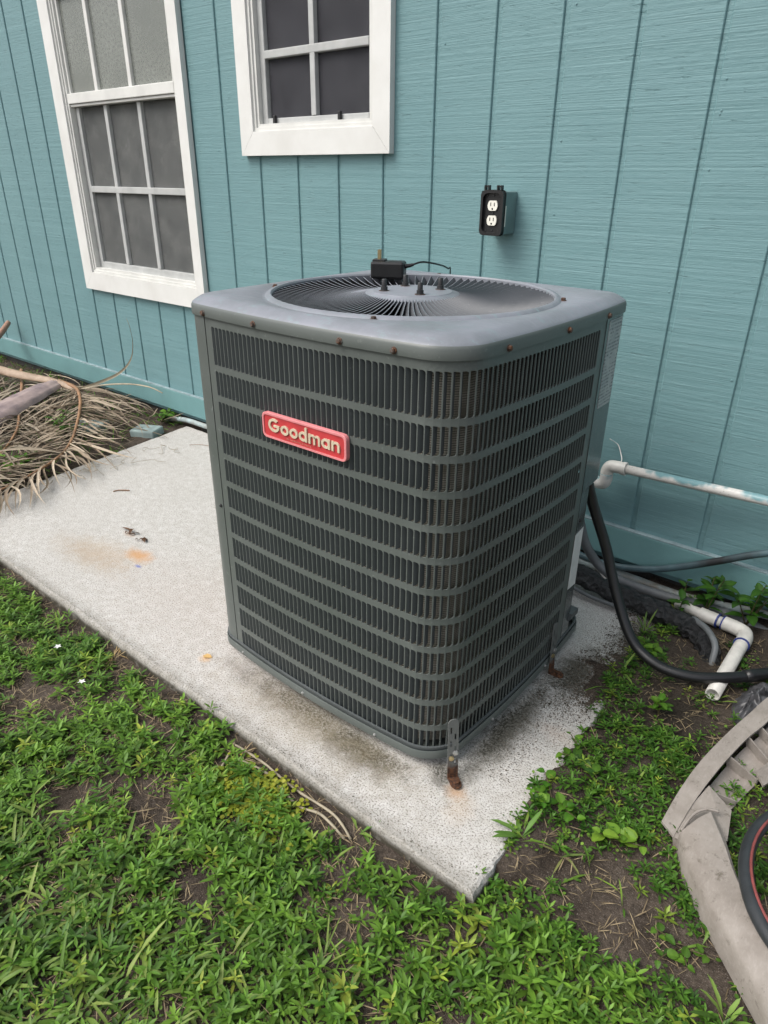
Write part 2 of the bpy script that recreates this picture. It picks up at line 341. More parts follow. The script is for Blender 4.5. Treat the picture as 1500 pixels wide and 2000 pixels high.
def lathe(prof, seg=24, c=(0, 0, 0), axis='z'):
    V, F = [], []
    for (r, z) in prof:
        for k in range(seg):
            a = 2*math.pi*k/seg; q = (r*math.cos(a), r*math.sin(a), z)
            if axis == 'y': q = (q[0], q[2], q[1])
            if axis == 'x': q = (q[2], q[0], q[1])
            V.append((q[0]+c[0], q[1]+c[1], q[2]+c[2]))
    for i in range(len(prof)-1):
        for k in range(seg):
            a = i*seg+k; b = i*seg+(k+1) % seg; F.append((a, b, b+seg, a+seg))
    F.append(tuple(range(seg-1, -1, -1))); F.append(tuple(range(len(V)-seg, len(V)))); return V, F
def prism(poly, f0, f1):
    """poly: list of 2d points, f0/f1 map (u,v)->xyz front and back"""
    n = len(poly); V = [f0(*p) for p in poly]+[f1(*p) for p in poly]
    F = [tuple(range(n)), tuple(range(2*n-1, n-1, -1))]+[(i, i+n, (i+1) % n+n, (i+1) % n) for i in range(n)]
    return V, F
def rrect(w, h, r, n=5):
    o = []
    for cx, cy, a0 in ((w/2-r, h/2-r, 0), (-w/2+r, h/2-r, 90), (-w/2+r, -h/2+r, 180), (w/2-r, -h/2+r, 270)):
        for k in range(n+1):
            a = R(a0+90*k/n); o.append((cx+r*math.cos(a), cy+r*math.sin(a)))
    return o
def nv(x, y, z=0.0): return mnoise.noise(Vector((x, y, z)))

# ------------------------------------------------------------------ ground
def sstep(a, b, x):
    t = np.clip((x-a)/(b-a), 0, 1); return t*t*(3-2*t)
_tab = rng.random((256, 256))
def vnoise(x, y, s):
    x = np.asarray(x)*s+300; y = np.asarray(y)*s+300; i = np.floor(x).astype(int); j = np.floor(y).astype(int); u = x-i; v = y-j
    u = u*u*(3-2*u); v = v*v*(3-2*v); g = lambda a, b: _tab[a % 256, b % 256]
    return (g(i, j)*(1-u)+g(i+1, j)*u)*(1-v)+(g(i, j+1)*(1-u)+g(i+1, j+1)*u)*v
SLAB = [(-.455, -.035), (-.265, -1.248), (2.06, -1.248), (2.052, -.9), (2.03, -.5), (2.03, -.02)]
def ground_h(x, y):
    x = np.asarray(x, float); y = np.asarray(y, float)
    n = (vnoise(x, y, 3)-.5)*.02+(vnoise(x, y, 9)-.5)*.012+(vnoise(x, y, 31)-.5)*.007
    h = -.030+0*x
    right = sstep(1.95, 2.15, x)*sstep(-1.35, -1.0, y); h = h*(1-right)+right*(-.010)
    far = sstep(-.95, -.55, y)*sstep(1.9, 2.1, x); h = h*(1-far)+far*(.006)
    left = sstep(-.25, -.5, x); h = h*(1-left)+left*(-.012)
    h = h+n
    rag = (vnoise(x, y, 17)-.35)*.035+(vnoise(x, y, 60)-.5)*.02
    ins = sstep(-.44, -.36, x+.157*(y+.03)*0)*sstep(2.045, 2.025, x+rag*sstep(-1.15, -.95, y))*sstep(-1.235, -1.21, y)
    lip = sstep(2.03, 2.05, x+rag)*sstep(2.12, 2.06, x)*sstep(-1.18, -1.0, y)*(y < -.5); h = np.maximum(h, lip*.006-.01*(1-lip))*(lip > .02)+h*(lip <= .02)
    wob = (vnoise(x, y, 14)-.5)*.09+(vnoise(x, y, 40)-.5)*.05+(vnoise(x, y, 90)-.5)*.03
    mound = sstep(1.93, 2.01, x+wob)*sstep(-.66, -.58, y+wob)
    mound = np.maximum(mound, sstep(-.10, -.05, y+wob*.5)*(x > 1.9))
    edge = np.maximum(ins*(1-mound), 0)
    h = h*(1-edge)+edge*(-.07)
    h = np.where(mound > .02, np.maximum(h, -.012+.021*mound+n*.45), h)
    return h
nx, ny = 520, 300
gx = np.concatenate([[-60, -20, -8, -4.5], np.linspace(-3.2, 3.3, nx), [5, 9, 20, 60]])
gy = np.concatenate([[-60, -20, -8, -4], np.linspace(-2.7, .12, ny)])
XX, YY = np.meshgrid(gx, gy); HH = ground_h(XX, YY)
V = np.stack([XX, YY, HH], -1).reshape(-1, 3); w = len(gx)
F = [(j*w+i, j*w+i+1, (j+1)*w+i+1, (j+1)*w+i) for j in range(len(gy)-1) for i in range(w-1)]
ground = obj('ground', (V.tolist(), F), 'dirt', None, True); tag(ground, 'bare brown soil under the weeds', 'ground', kind='structure')

# slab: cast concrete pad with chipped rim
def make_slab():
    pts = []
    for i in range(len(SLAB)):
        a = Vector((*SLAB[i], 0)); b = Vector((*SLAB[(i+1) % len(SLAB)], 0)); n = max(2, int((b-a).length/.012))
        for k in range(n): pts.append(a.lerp(b, k/n))
    c = Vector((.9, -.6, 0)); rings = []
    for off, z, jit in ((0.012, 0, .005), (0.004, -.003, .005), (-.001, -.012, .004), (-.002, -.05, .005), (-.002, -.12, 0)):
        ring = []
        for k, p in enumerate(pts):
            d = (c-p); d.normalize(); j = nv(p.x*25, p.y*25, z*40)*jit+nv(p.x*70, p.y*70)*jit*.6; q = p+d*(off+j); ring.append((q.x, q.y, z+nv(p.x*40, p.y*40)*.0015*(z < 0)))
        rings.append(ring)
    V = [q for r in rings for q in r]; n = len(pts); F = [tuple(range(n))]
    for i in range(len(rings)-1):
        for k in range(n): F.append((i*n+k, (i+1)*n+k, (i+1)*n+(k+1) % n, i*n+(k+1) % n))
    return V, F
slab = obj('concrete_slab', make_slab(), 'slab', None); tag(slab, 'pale rough concrete pad carrying the condenser', 'slab', kind='structure')

# ------------------------------------------------------------------ house wall
S = .2032
TW = (-1.17, -.27, .66, 2.3)      # tall window opening x0,x1,z0,z1
SW = (.19, .785, 1.26, 1.95)      # small window opening
house = thing('house_wall', 'long teal painted house wall of vertical grooved siding with two white windows', 'wall')
ZT = 3.0
# sheathing at the groove bottoms, with the two window openings left out
def sheath():
    xs = [-6.0, TW[0], TW[1], SW[0], SW[1], 5.0]; parts = []
    for a, b, hole in ((xs[0], xs[1], None), (xs[1], xs[2], TW), (xs[2], xs[3], None), (xs[3], xs[4], SW), (xs[4], xs[5], None)):
        if hole: parts += [box(a, b, .0062, .03, .03, hole[2]), box(a, b, .0062, .03, hole[3], ZT)]
        else: parts.append(box(a, b, .0062, .03, .03, ZT))
    return join(*parts)
obj('sheathing', sheath(), 'siding', house)
def board_piece(x0, x1, z0, z1):
    # 5-point profile in x with eased edges
    pr = [(x0, .0062), (x0+.0008, .0022), (x0+.003, 0), (x1-.003, 0), (x1-.0008, .0022), (x1, .0062)]
    V = [(x, y, z) for z in (z0, z1) for x, y in pr]; n = len(pr)
    return V, [(i, i+1, i+1+n, i+n) for i in range(n-1)]
for i in range(-29, 24):
    g = .0135 if i % 6 else .0155
    x0, x1 = i*S+g/2-.001, (i+1)*S-g/2+random.uniform(-.001, .001)
    segs = [(.05, ZT)]
    for wdw in (TW, SW):
        if x1 > wdw[0] and x0 < wdw[1]: segs = [(.05, wdw[2]-.02), (wdw[3]+.02, ZT)]
    if any(x0 < wdw[e] < x1 for wdw in (TW, SW) for e in (0, 1)):
        wdw = TW if x0 < 0 else SW; pcs = [board_piece(x0, x1, a, b) for a, b in segs]
        if x0 < wdw[0]: pcs.append(board_piece(x0, wdw[0], segs[0][1], segs[1][0]))
        else: pcs.append(board_piece(wdw[1], x1, segs[0][1], segs[1][0]))
    else: pcs = [board_piece(x0, x1, a, b) for a, b in segs]
    obj('siding_board', join(*pcs), 'siding', house)
sb = obj('skirt_board', box(-6, 5, -.019, .006, .055, .158, .003), 'band', house)
obj('board_edge', box(-6, 5, -.0185, .0, .158, .1625, .0015), 'bandtop', sb)
obj('foundation', box(-6, 5, .03, .1, -.2, .06), 'found', house)
obj('room_interior', join(box(-3, 2, .75, .8, .03, ZT), box(-3, 2, .1, .8, .0, .03)), 'room', house)
# paint nail heads
for k in range(26):
    i = random.choice([5, 6, 7, 8, 9, 9, 10, 3, 1]); x = i*S+random.choice([.022, .024, -.02]); z = random.uniform(.25, 1.75)
    if SW[0]-.1 < x < SW[1]+.1 and z > 1.15: continue
    obj('nail_head', lathe([(.0028, 0), (.0026, -.0012), (.0012, -.0018)], 8, (x, 0, z), 'y'), 'siding', house)

def casing(win, x0, x1, z0, z1, wl, wr, wb, yf=-.024):
    """mitred trim boards round the opening"""
    def piece(poly): return prism(poly, lambda u, v: (u, yf, v), lambda u, v: (u, .0, v))
    c = obj('casing_board', piece([(x0, z0), (x0+wl, z0+wb), (x0+wl, z1), (x0, z1)]), 'white', win)
    c = obj('casing_board', piece([(x1, z0), (x1, z1), (x1-wr, z1), (x1-wr, z0+wb)]), 'white', win)
    c = obj('casing_board', piece([(x0+.001, z0), (x1-.001, z0), (x1-wr-.0006, z0+wb-.0006), (x0+wl+.0006, z0+wb-.0006)]), 'white', win)
    c = obj('casing_board', piece([(x0, z1+.001), (x1, z1+.001), (x1, z1+.1), (x0, z1+.1)]), 'white', win)
    # inner stop moulding
    for k, (dx, y) in enumerate(((.0, -.016), (.012, -.010))):
        a, b, lo = x0+wl+dx, x1-wr-dx, z0+wb+dx
        obj('stop_moulding', box(a, a+.012, y, .05, lo, z1), 'sash', win); obj('stop_moulding', box(b-.012, b, y, .05, lo, z1), 'sash', win)
        obj('stop_moulding', box(a+.0121, b-.0121, y, .05, lo, lo+.012), 'sash', win)
    return x0+wl+.024, x1-wr-.024, z0+wb+.024
def bar(name, par, x0, x1, z0, z1, y0, y1, mat): return obj(name, box(x0, x1, y0, y1, z0, z1, .0025), mat, par)

# tall double-hung window
tw = bpy.data.objects.new('window', None); link(tw, house); tw['label'] = 'tall white double-hung window with six lower panes behind a screen'
a, b, lo = casing(tw, -1.235, -.205, .598, 2.25, .085, .055, .088)
zm0, zm1 = 1.445, 1.487
bar('meeting_rail', tw, a+.0005, b-.0005, zm0, zm1, -.012, .03, 'sash')
bar('meeting_rail', tw, a+.0005, b-.0005, zm0-.012, zm0-.001, -.004, .03, 'sash')
bar('sash_stile', tw, a, a+.016, zm1+.001, 2.2, .0, .03, 'sash'); bar('sash_stile', tw, b-.02, b, zm1+.001, 2.2, .0, .03, 'sash')
for x in (-.880, -.606): bar('muntin', tw, x-.013, x+.013, zm1, 2.2, -.002, .022, 'sash')
bar('muntin', tw, a+.017, b-.021, 1.855, 1.88, -.003, .0225, 'sash')
xs = [a+.016, -.880, -.606, b-.02]
for k in range(3):
    for z0, z1 in ((zm1, 1.866), (1.87, 2.2)): obj('glass_pane', box(xs[k], xs[k+1], .012, .015, z0, z1), 'glassdustsheen', tw)
# lower sash, deeper, weathered
bar('sash_stile', tw, a+.006, a+.034, lo, zm0-.013, .016, .045, 'greysash'); bar('sash_stile', tw, b-.018, b-.0, lo, zm0-.013, .016, .045, 'greysash')
bar('sash_rail', tw, a+.0345, b-.0185, lo-.004, lo+.03, .015, .045, 'greysash')
xl = [-.858, -.588]
for x in xl: bar('muntin', tw, x-.013, x+.013, lo+.031, zm0-.013, .014, .038, 'greysash')
bar('muntin', tw, a+.035, b-.019, 1.066, 1.094, .0132, .0385, 'greysash')
xs = [a+.033, xl[0], xl[1], b-.018]
for k in range(3):
    for z0, z1 in ((lo+.03, 1.078), (1.082, zm0-.012)): obj('glass_pane', box(xs[k], xs[k+1], .041, .044, z0, z1), 'glass', tw)
obj('insect_screen', box(a+.036, b-.02, .0305, .0307, lo+.03, zm0-.014), 'screen', tw)
# blinds behind the glass
bm_ = None
for k in range(40):
    z = .72+k*.04
    if bm_ is None:
        bo = obj('blind_slat', ([(a, .11, -.014), (b, .11, -.014), (b, .118, .0), (a, .118, .0), (a, .112, .018), (b, .112, .018)], [(0, 1, 2, 3), (3, 2, 5, 4)]), 'blind', tw, loc=(0, 0, z)); bm_ = bo.data
    else:
        o = bpy.data.objects.new('blind_slat', bm_); o.location = (0, 0, z); link(o, tw)
# small window
sw = bpy.data.objects.new('window', None); link(sw, house); sw['label'] = 'small white square window with four dark screened panes'
a, b, lo = casing(sw, .123, .853, 1.214, 1.9, .072, .072, .080)
bar('sash_stile', sw, a, a+.028, lo, 1.9, .008, .036, 'greysash'); bar('sash_stile', sw, b-.016, b, lo, 1.9, .008, .036, 'greysash')
bar('sash_rail', sw, a+.0285, b-.0165, lo-.006, lo+.018, .007, .036, 'greysash')
bar('muntin', sw, .474, .498, lo+.019, 1.9, .006, .030, 'greysash'); bar('muntin', sw, a+.029, b-.017, 1.521, 1.546, .0052, .0305, 'greysash')
xs = [a+.026, .486, b-.016]
for k in range(2):
    for z0, z1 in ((lo+.018, 1.532), (1.535, 1.9)): obj('glass_pane', box(xs[k], xs[k+1], .033, .036, z0, z1), 'glass', sw)
obj('insect_screen', box(a+.03, b-.018, .0245, .0247, lo+.018, 1.9), 'darkscreen', sw)
for x in (.293, .616): obj('screen_clip', box(x-.006, x+.006, -.006, .005, lo-.004, lo+.026, .002), 'black', sw)
obj('curtain', ([(a-.05+i*(b-a+.1)/60, .16+.012*math.sin(i*.9), z) for z in (1.2, 1.95) for i in range(61)], [(i, i+1, i+62, i+61) for i in range(60)]), 'room', sw)

# ------------------------------------------------------------------ outlet box on the wall
ob = thing('outlet_box', 'weatherproof double outlet with black cover and ivory sockets on teal siding', 'outlet', (1.287, 0, 1.052))
obj('box_body', box(-.036, .036, -.068, .0, -.058, .058, .004), 'outletbox', ob)
pl = rrect(.078, .124, .012)
obj('cover_rim', join(prism(pl, lambda u, v: (u, -.0725, v), lambda u, v: (u, -.0685, v))), 'black', ob)
# raised hood rim (hollow)
po, pi = rrect(.076, .122, .014), rrect(.062, .106, .016); n = len(po)
Vr = [(u, -.0728, v) for u, v in po]+[(u, -.083, v) for u, v in po]+[(u, -.083, v) for u, v in pi]+[(u, -.0728, v) for u, v in pi]
Fr = [(k+i*n, (k+1) % n+i*n, (k+1) % n+(i+1)*n, k+(i+1)*n) for i in range(3) for k in range(n)]
obj('cover_hood', (Vr, Fr), 'black', ob)
for x in (-.021, .021):
    obj('hinge_lug', join(box(x-.008, x-.004, -.082, -.070, .061, .074), box(x+.004, x+.008, -.082, -.070, .061, .074), box(x-.0041, x+.0041, -.080, -.076, .069, .073)), 'black', ob)
for zc in (.020, -.020):
    poly = [(x*.0165, max(-.0135, min(.0135, y*.0175))) for x, y in ((math.cos(R(t)), math.sin(R(t))) for t in range(0, 360, 12))]
    so = obj('socket', prism(poly, lambda u, v: (u, -.0775, zc+v), lambda u, v: (u, -.0728, zc+v)), 'outlet', ob)
    for x in (-.006, .006): obj('slot', box(x-.0012, x+.0012, -.0782, -.0776, zc-.001, zc+.008), 'dark', so)
    obj('ground_hole', prism([(.0026*math.cos(R(t)), .0028*math.sin(R(t))) for t in range(0, 360, 45)], lambda u, v: (u, -.0782, zc-.0085+v), lambda u, v: (u, -.0776, zc-.0085+v)), 'dark', so)
for x in (-.021, 0, .021):
    for z in (-.047, .047): obj('screw', lathe([(.0026, 0), (.0022, -.002)], 8, (x, -.0728, z), 'y'), 'blackbolt', ob)
obj('screw', lathe([(.0026, 0), (.0022, -.003)], 8, (0, -.0728, 0), 'y'), 'blackbolt', ob)
obj('gasket', box(.0362, .0370, -.068, -.060, -.036, .02), 'outlet', ob)

# ------------------------------------------------------------------ condenser unit
CX, CY, HX, HY, TH = 1.4955, -.728, .3535, .340, 0.0
ac = thing('condenser_unit', 'large grey-green louvered air conditioner condenser standing on concrete pad', 'air conditioner', (CX, CY, 0), TH)
Z0, Z1 = .022, .889
RF, RC = .070, .05      # big front right corner, other corners
BOW = {'f': .021, 'r': .018, 'b': .012, 'l': .012}
def warp(x, y):
    """cabinet sides bulge slightly outward"""
    sx = max(0, 1-(x/HX)**2); sy = max(0, 1-(y/HY)**2); c = lambda v: max(0., min(1., v))
    if y < 0: dy = -BOW['f']*sx*c((-y-(HY-RF))/RF)
    else: dy = BOW['b']*sx*c((y-(HY-RC))/RC)
    if x > 0: dx = BOW['r']*sy*c((x-(HX-RF))/RF)
    else: dx = -BOW['l']*sy*c((-x-(HX-RC))/RC)
    return x+dx, y+dy
xs0 = -HX+.076
arc = RF*math.pi/2
def path0(u):
    L1 = HX-RF-xs0
    if u <= L1: return warp(xs0+u, -HY)
    if u <= L1+arc:
        a = -math.pi/2+(u-L1)/RF; return warp(HX-RF+RF*math.cos(a), -HY+RF+RF*math.sin(a))
    return warp(HX, -HY+RF+(u-L1-arc))
def path(u):
    """louvered sheet path: front face, rounded corner, right face -> x,y,nx,ny"""
    x, y = path0(u); a, b = path0(u-.004), path0(u+.004); tx, ty = b[0]-a[0], b[1]-a[1]; l = math.hypot(tx, ty)
    return x, y, ty/l, -tx/l
def fy(x): return warp(x, -HY)[1]
def rx_(y): return warp(HX, y)[0]
UE = (HX-RF-xs0)+arc+(HY-RF)+.175      # slots end at local y = .185
PITCH = .01345; US = .0210; NS = int((UE-US)/PITCH); SL = PITCH*.85
rows = [(.862, .782)]+[(.769-.067*k, .769-.067*k-.0535) for k in range(11)]
UEND = UE+.028
def pt(u, z, d=0.0):
    x, y, nx_, ny_ = path(u); return (x-nx_*d, y-ny_*d, z)
V, F = [], []
def addp(*p): V.append(pt(*p)); return len(V)-1
# solid bands (left margin, right margin, top, bottom) follow the path in fine steps
def band(u0, u1, z0, z1, step=.012):
    n = max(1, int((u1-u0)/step)); b0 = len(V)
    for k in range(n+1):
        u = u0+(u1-u0)*k/n; addp(u, z0); addp(u, z1)
    for k in range(n): F.append((b0+2*k, b0+2*k+2, b0+2*k+3, b0+2*k+1))
UR = US+NS*PITCH
band(0, US, Z0+.02, Z1); band(UR, UEND, Z0+.02, Z1)
zc = [r[0]+.0065 for r in rows]; zc.append(rows[-1][1]-.0065)
band(US, UR, zc[0], Z1); band(US, UR, Z0+.02, zc[-1])
RHO = .0048
for ri, (zt, zb) in enumerate(rows):
    ct, cb = zc[ri], zc[ri+1]
    for s in range(NS):
        u0 = US+s*PITCH; h0 = u0+.0006; h1 = h0+SL; u1 = u0+PITCH
        c00, c10, c11, c01 = addp(u0, cb), addp(u1, cb), addp(u1, ct), addp(u0, ct)
        hole = [(h0, zb), (h1-RHO, zb), (h1-RHO*.3, zb+RHO*.3), (h1, zb+RHO), (h1, zt-RHO), (h1-RHO*.3, zt-RHO*.3), (h1-RHO, zt), (h0, zt)]
        H = [addp(u, z) for u, z in hole]
        F += [(c00, c10, H[2], H[1], H[0]), (c10, c11, H[5], H[4], H[3], H[2]), (c11, c01, H[7], H[6], H[5]), (c01, c00, H[0], H[7])]
        K = [addp(u-.0004, z, .0022) for u, z in hole]
        F += [(H[i], H[i+1], K[i+1], K[i]) for i in range(7)]
panel = obj('louvered_panel', (V, F), 'cab', ac)
# louver slats: flaps hinged on the slot's left edge and pressed inward
def flap(h, n=5):
    V = []; wd = SL*1.18
    for (s, d) in ((0, .0004), (.11, .0026), (.28, .0062), (.50, .0106)):
        for z in (0, h): V.append((s*wd*.93, d, z+(.0032 if z == 0 else -.0032)*(s > .3)))
    return V, [(2*i, 2*i+2, 2*i+3, 2*i+1) for i in range(3)]
fm = {}
def flap_mesh(h):
    k = round(h, 4)
    if k not in fm:
        v, f = flap(h); me = bpy.data.meshes.new('louver_slat'); me.from_pydata(v, [], f); me.materials.append(MAT['cabdark'])
        me.polygons.foreach_set('use_smooth', [True]*len(f)); fm[k] = me
    return fm[k]
cnt = 0; RV, RFc = [], []; NFRONT = 49
for ri, (zt, zb) in enumerate(rows):
    for s in range(NS):
        u = US+s*PITCH+.0006; x, y, nx_, ny_ = path(u+SL*.5); x, y, _, _ = path(u); tx, ty = -ny_, nx_
        if s < NFRONT and cnt < 300:
            o = bpy.data.objects.new('louver_slat', flap_mesh(zt-zb)); link(o, panel); cnt += 1
            o.matrix_local = Matrix(((tx, -nx_, 0, x), (ty, -ny_, 0, y), (0, 0, 1, zb), (0, 0, 0, 1)))
        else:
            v, f = flap(zt-zb); b0 = len(RV)
            RV += [(x+tx*a-nx_*d, y+ty*a-ny_*d, zb+z) for a, d, z in v]; RFc += [tuple(i+b0 for i in q) for q in f]
o = obj('louver_slats', (RV, RFc), 'cabdark', panel, True); o['kind'] = 'stuff'
# coil behind the louvers
D = .022; V, F = [], []; n = 90
for k in range(n+1):
    u = UEND*k/n; V += [pt(u, Z0+.03, D), pt(u, Z1-.01, D)]
F = [(2*k, 2*k+2, 2*k+3, 2*k+1) for k in range(n)]
obj('coil', (V, F), 'coil', ac)
def rpath(pts, z0, z1, d=0):
    V = []; 
    for x, y in pts: V += [(x, y, z0), (x, y, z1)]
    return V, [(2*i, 2*i+1, 2*i+3, 2*i+2) for i in range(len(pts)-1)]
def carc(cx, cy, r, a0, a1, n=8): return [(cx+r*math.cos(R(a0+(a1-a0)*k/n)), cy+r*math.sin(R(a0+(a1-a0)*k/n))) for k in range(n+1)]
# left corner post and left side and back
wp_ = lambda L, o=0: [(lambda q: (q[0], q[1]-o))(warp(*p)) for p in L]
post = [(xs0-.0025, fy(xs0)+.004)]+wp_([(xs0-.0025, -HY), (-HX+.06, -HY)]+carc(-HX+RC, -HY+RC, RC, 270, 180)+[(-HX, -HY+.09), (-HX, -HY+.13)], .0005)
obj('corner_post', rpath(post, Z0+.012, Z1), 'cab', ac, 'auto')
obj('left_panel', rpath(wp_([(-HX, -HY+.13+.015*k) for k in range(33)]), Z0+.02, Z1), 'cab', ac)
back = wp_([(-HX, HY-.08)]+carc(-HX+RC, HY-RC, RC, 180, 90)+[(-HX+RC+.04*k, HY) for k in range(1, 15)])
obj('back_panel', rpath(back, Z0+.02, Z1), 'cab', ac, 'auto')
# rear right access panel: full depth above, cut back below for the valves
YL = path(UEND)[1]
up_ = [(x+.0012, y) for x, y in wp_([(HX, YL-.004+.012*k) for k in range(9)]+carc(HX-.04, HY-.04, .040, 0, 90)+[(HX-.12, HY)])]
obj('access_panel', rpath(up_, .478, Z1), 'gloss', ac, 'auto')
obj('access_panel_lip', join(box(HX-.05, HX-.002, YL+.05, HY-.03, .476, .4775), ), 'gloss', ac)
lowp = [(rx_(YL)+.0010, YL-.004), (rx_(YL+.044)+.0010, YL+.044), (HX-.004, YL+.05), (HX-.08, YL+.05), (HX-.12, HY-.02)]
obj('valve_panel', rpath(lowp, Z0+.01, .476), 'gloss', ac, 'auto')
obj('valve_cover', join(prism([(HX+.018, .115), (HX+.018, .098), (HX-.035, .035), (HX-.035, .115)], lambda u, v: (u, YL+.035, v), lambda u, v: (u, YL+.075, v))), 'cabdark', ac)
# top cap inside blocks light
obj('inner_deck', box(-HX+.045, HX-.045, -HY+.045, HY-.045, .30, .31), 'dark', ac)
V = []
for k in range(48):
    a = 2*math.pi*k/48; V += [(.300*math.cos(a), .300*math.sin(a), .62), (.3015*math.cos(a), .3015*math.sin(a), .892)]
obj('fan_light_blocker', (V, [(2*k, 2*k+1, (2*k+3) % 96, (2*k+2) % 96) for k in range(48)]), 'dark', ac)  # added dark cylinder that keeps light out so the vane gaps go black
obj('fan_motor', lathe([(.06, .70), (.075, .72), (.075, .86), (.06, .88)], 24), 'blackbolt', ac)
for k in range(3):
    a0 = R(120*k+20); V = []
    for r in (.07, .15, .27):
        for j in range(6):
            a = a0+R(72)*j/5*(1-.1*(r > .2)); V.append((r*math.cos(a), r*math.sin(a), .74+.05*j/5))
    obj('fan_blade', (V, [(i*6+j, i*6+j+1, i*6+j+7, i*6+j+6) for i in range(2) for j in range(5)]), 'blackbolt', ac, True)
# base pan
def rsq(rs, n=10, ns=16):
    """outline of the bulged cabinet with outward normals"""
    cs = [(HX-rs[0], -HY+rs[0], -90, rs[0]), (HX-rs[1], HY-rs[1], 0, rs[1]), (-HX+rs[2], HY-rs[2], 90, rs[2]), (-HX+rs[3], -HY+rs[3], 180, rs[3])]
    raw = []
    for q in range(4):
        cx, cy, a0, r = cs[q]; raw += carc(cx, cy, r, a0, a0+90, n)
        nx_, ny_, b0, r2 = cs[(q+1) % 4]; e = carc(nx_, ny_, r2, b0, b0+90, n)[0]; st_ = raw[-1]
        raw += [(st_[0]+(e[0]-st_[0])*k/ns, st_[1]+(e[1]-st_[1])*k/ns) for k in range(1, ns)]
    W_ = [warp(*p) for p in raw]; out = []; m = len(W_)
    for k in range(m):
        a, b = W_[k-1], W_[(k+1) % m]; tx, ty = b[0]-a[0], b[1]-a[1]; l = math.hypot(tx, ty) or 1
        out.append((*W_[k], ty/l, -tx/l))
    return out
def stack(prof, rs, n=10, cap0=False, cap1=False):
    """prof: list of (offset outward, z); stacked cabinet outlines"""
    V, F = [], []; q = rsq(rs, n); m = len(q)
    for off, z in prof: V += [(x+a*off, y+b*off, z) for x, y, a, b in q]
    for i in range(len(prof)-1):
        for k in range(m): F.append((i*m+k, i*m+(k+1) % m, (i+1)*m+(k+1) % m, (i+1)*m+k))
    if cap0: F.append(tuple(range(m-1, -1, -1)))
    if cap1: F.append(tuple(range(len(V)-m, len(V))))
    return V, F
RS = (RF, .042, RC, RC)
base = obj('base_pan', stack([(-.03, Z0+.002), (.001, Z0), (.006, Z0+.004), (.0062, Z0+.021), (.0045, Z0+.024), (.0, Z0+.0205), (-.004, Z0+.018)], RS, cap0=True), 'cab', ac, 'auto')
obj('drip_groove', stack([(.0006, Z0+.021), (.0034, Z0+.031), (.0034, Z0+.033), (-.0006, Z0+.0335)], RS), 'cabdark', base, 'auto')
for x in (-.22, .22):
    for y in (-.22, .22): obj('rubber_foot', lathe([(.04, 0.001), (.04, Z0+.004)], 16, (x, y, 0)), 'rubber', base)
# lid with round fan opening
ZL = .914
FR = .304
def lid():
    prof = [(.0030, .8800), (.0045, .8800), (.0048, .883), (.0044, .8975), (.0018, .9030), (-.004, .9072), (-.013, .9125), (-.021, .9160), (-.028, .9178)]
    V, F = stack(prof, RS, 16); m = len(rsq(RS, 16)); last = V[-m:]
    def ring(r, z, dr=0):
        return [(r*math.cos(a), r*math.sin(a), z) for a in (math.atan2(q[1], q[0]) for q in last)]
    rr = [ring(FR+.026, .9180), ring(FR+.022, .9155), ring(FR+.014, .9158), ring(FR+.009, .9205), ring(FR+.002, .9215), ring(FR-.001, .918), ring(FR-.001, .890)]
    # clamp the outermost ring inside the flat
    for r in rr:
        b = len(V); V += r
        for k in range(m): F.append((b-m+k, b-m+(k+1) % m, b+(k+1) % m, b+k))
    return V, F
HYs = HY
lid_o = obj('lid', lid(), 'lid', ac, 'auto'); lid_o.data.materials.append(MAT['cab']); _m = len(rsq(RS, 16)); lid_o.data.polygons.foreach_set('material_index', [1 if k_ < 4*_m else 0 for k_ in range(len(lid_o.data.polygons))])
guard = bpy.data.objects.new('fan_guard', None); link(guard, ac)
# radial vanes: tilted dished strips
def vane():
    V = []; n = 9; r0, r1 = .098, FR-.0005
    for k in range(n):
        t = k/(n-1); r = r0+(r1-r0)*t; z = .9190-.014*math.sin(math.pi*min(1, t*1.02))-.003*t
        wdt = .021*(.6+.4*t); tilt = R(33); bow = .010*math.sin(math.pi*t*.5)**2
        top = (r, bow, z); bot = (r, bow-wdt*math.sin(tilt), z-wdt*math.cos(tilt)); th = .0016
        V += [top, (bot[0], bot[1], bot[2]), (top[0], top[1]+th, top[2]-.0004), (bot[0], bot[1]+th, bot[2])]
    F = []
    for k in range(n-1):
        a = 4*k; b = a+4; F += [(a, b, b+2, a+2), (a, a+1, b+1, b), (a+2, b+2, b+3, a+3)]
    return V, F
vm = None; NV = 96
for k in range(NV):
    if vm is None: o = obj('guard_vane', vane(), 'vane', guard); vm = o.data; vm.materials.append(MAT['lid']); vm.materials.append(MAT['vaneunder']); vm.polygons.foreach_set('material_index', [(1, 0, 2)[k_ % 3] for k_ in range(len(vm.polygons))])  # lips lid-pale, sides darker, undersides near-black: light and shade painted per face
    else: o = bpy.data.objects.new('guard_vane', vm); link(o, guard)
    o.rotation_euler = (0, 0, 2*math.pi*k/NV)
DZ = .0045
hub = obj('motor_hub', lathe([(.104, .905), (.106, .914), (.102, .918), (.088, .9205), (.086, .9225), (.05, .9235), (.012, .9235)], 64), 'lid', ac, 'auto')
for k in range(4):
    a = R(52+90*k); x, y = .063*math.cos(a), .063*math.sin(a)
    bo = obj('hub_bolt', lathe([(.0085, .919), (.0085, .9205), (.0075, .9208), (.0075, .9272), (.0056, .9275), (.0056, .9415), (.0048, .9428)], 12, (x, y, DZ)), 'blackbolt', hub, 'auto')
    obj('rust_ring', lathe([(.0115, .9188), (.0115, .9194)], 12, (x, y, DZ)), 'screw', hub)
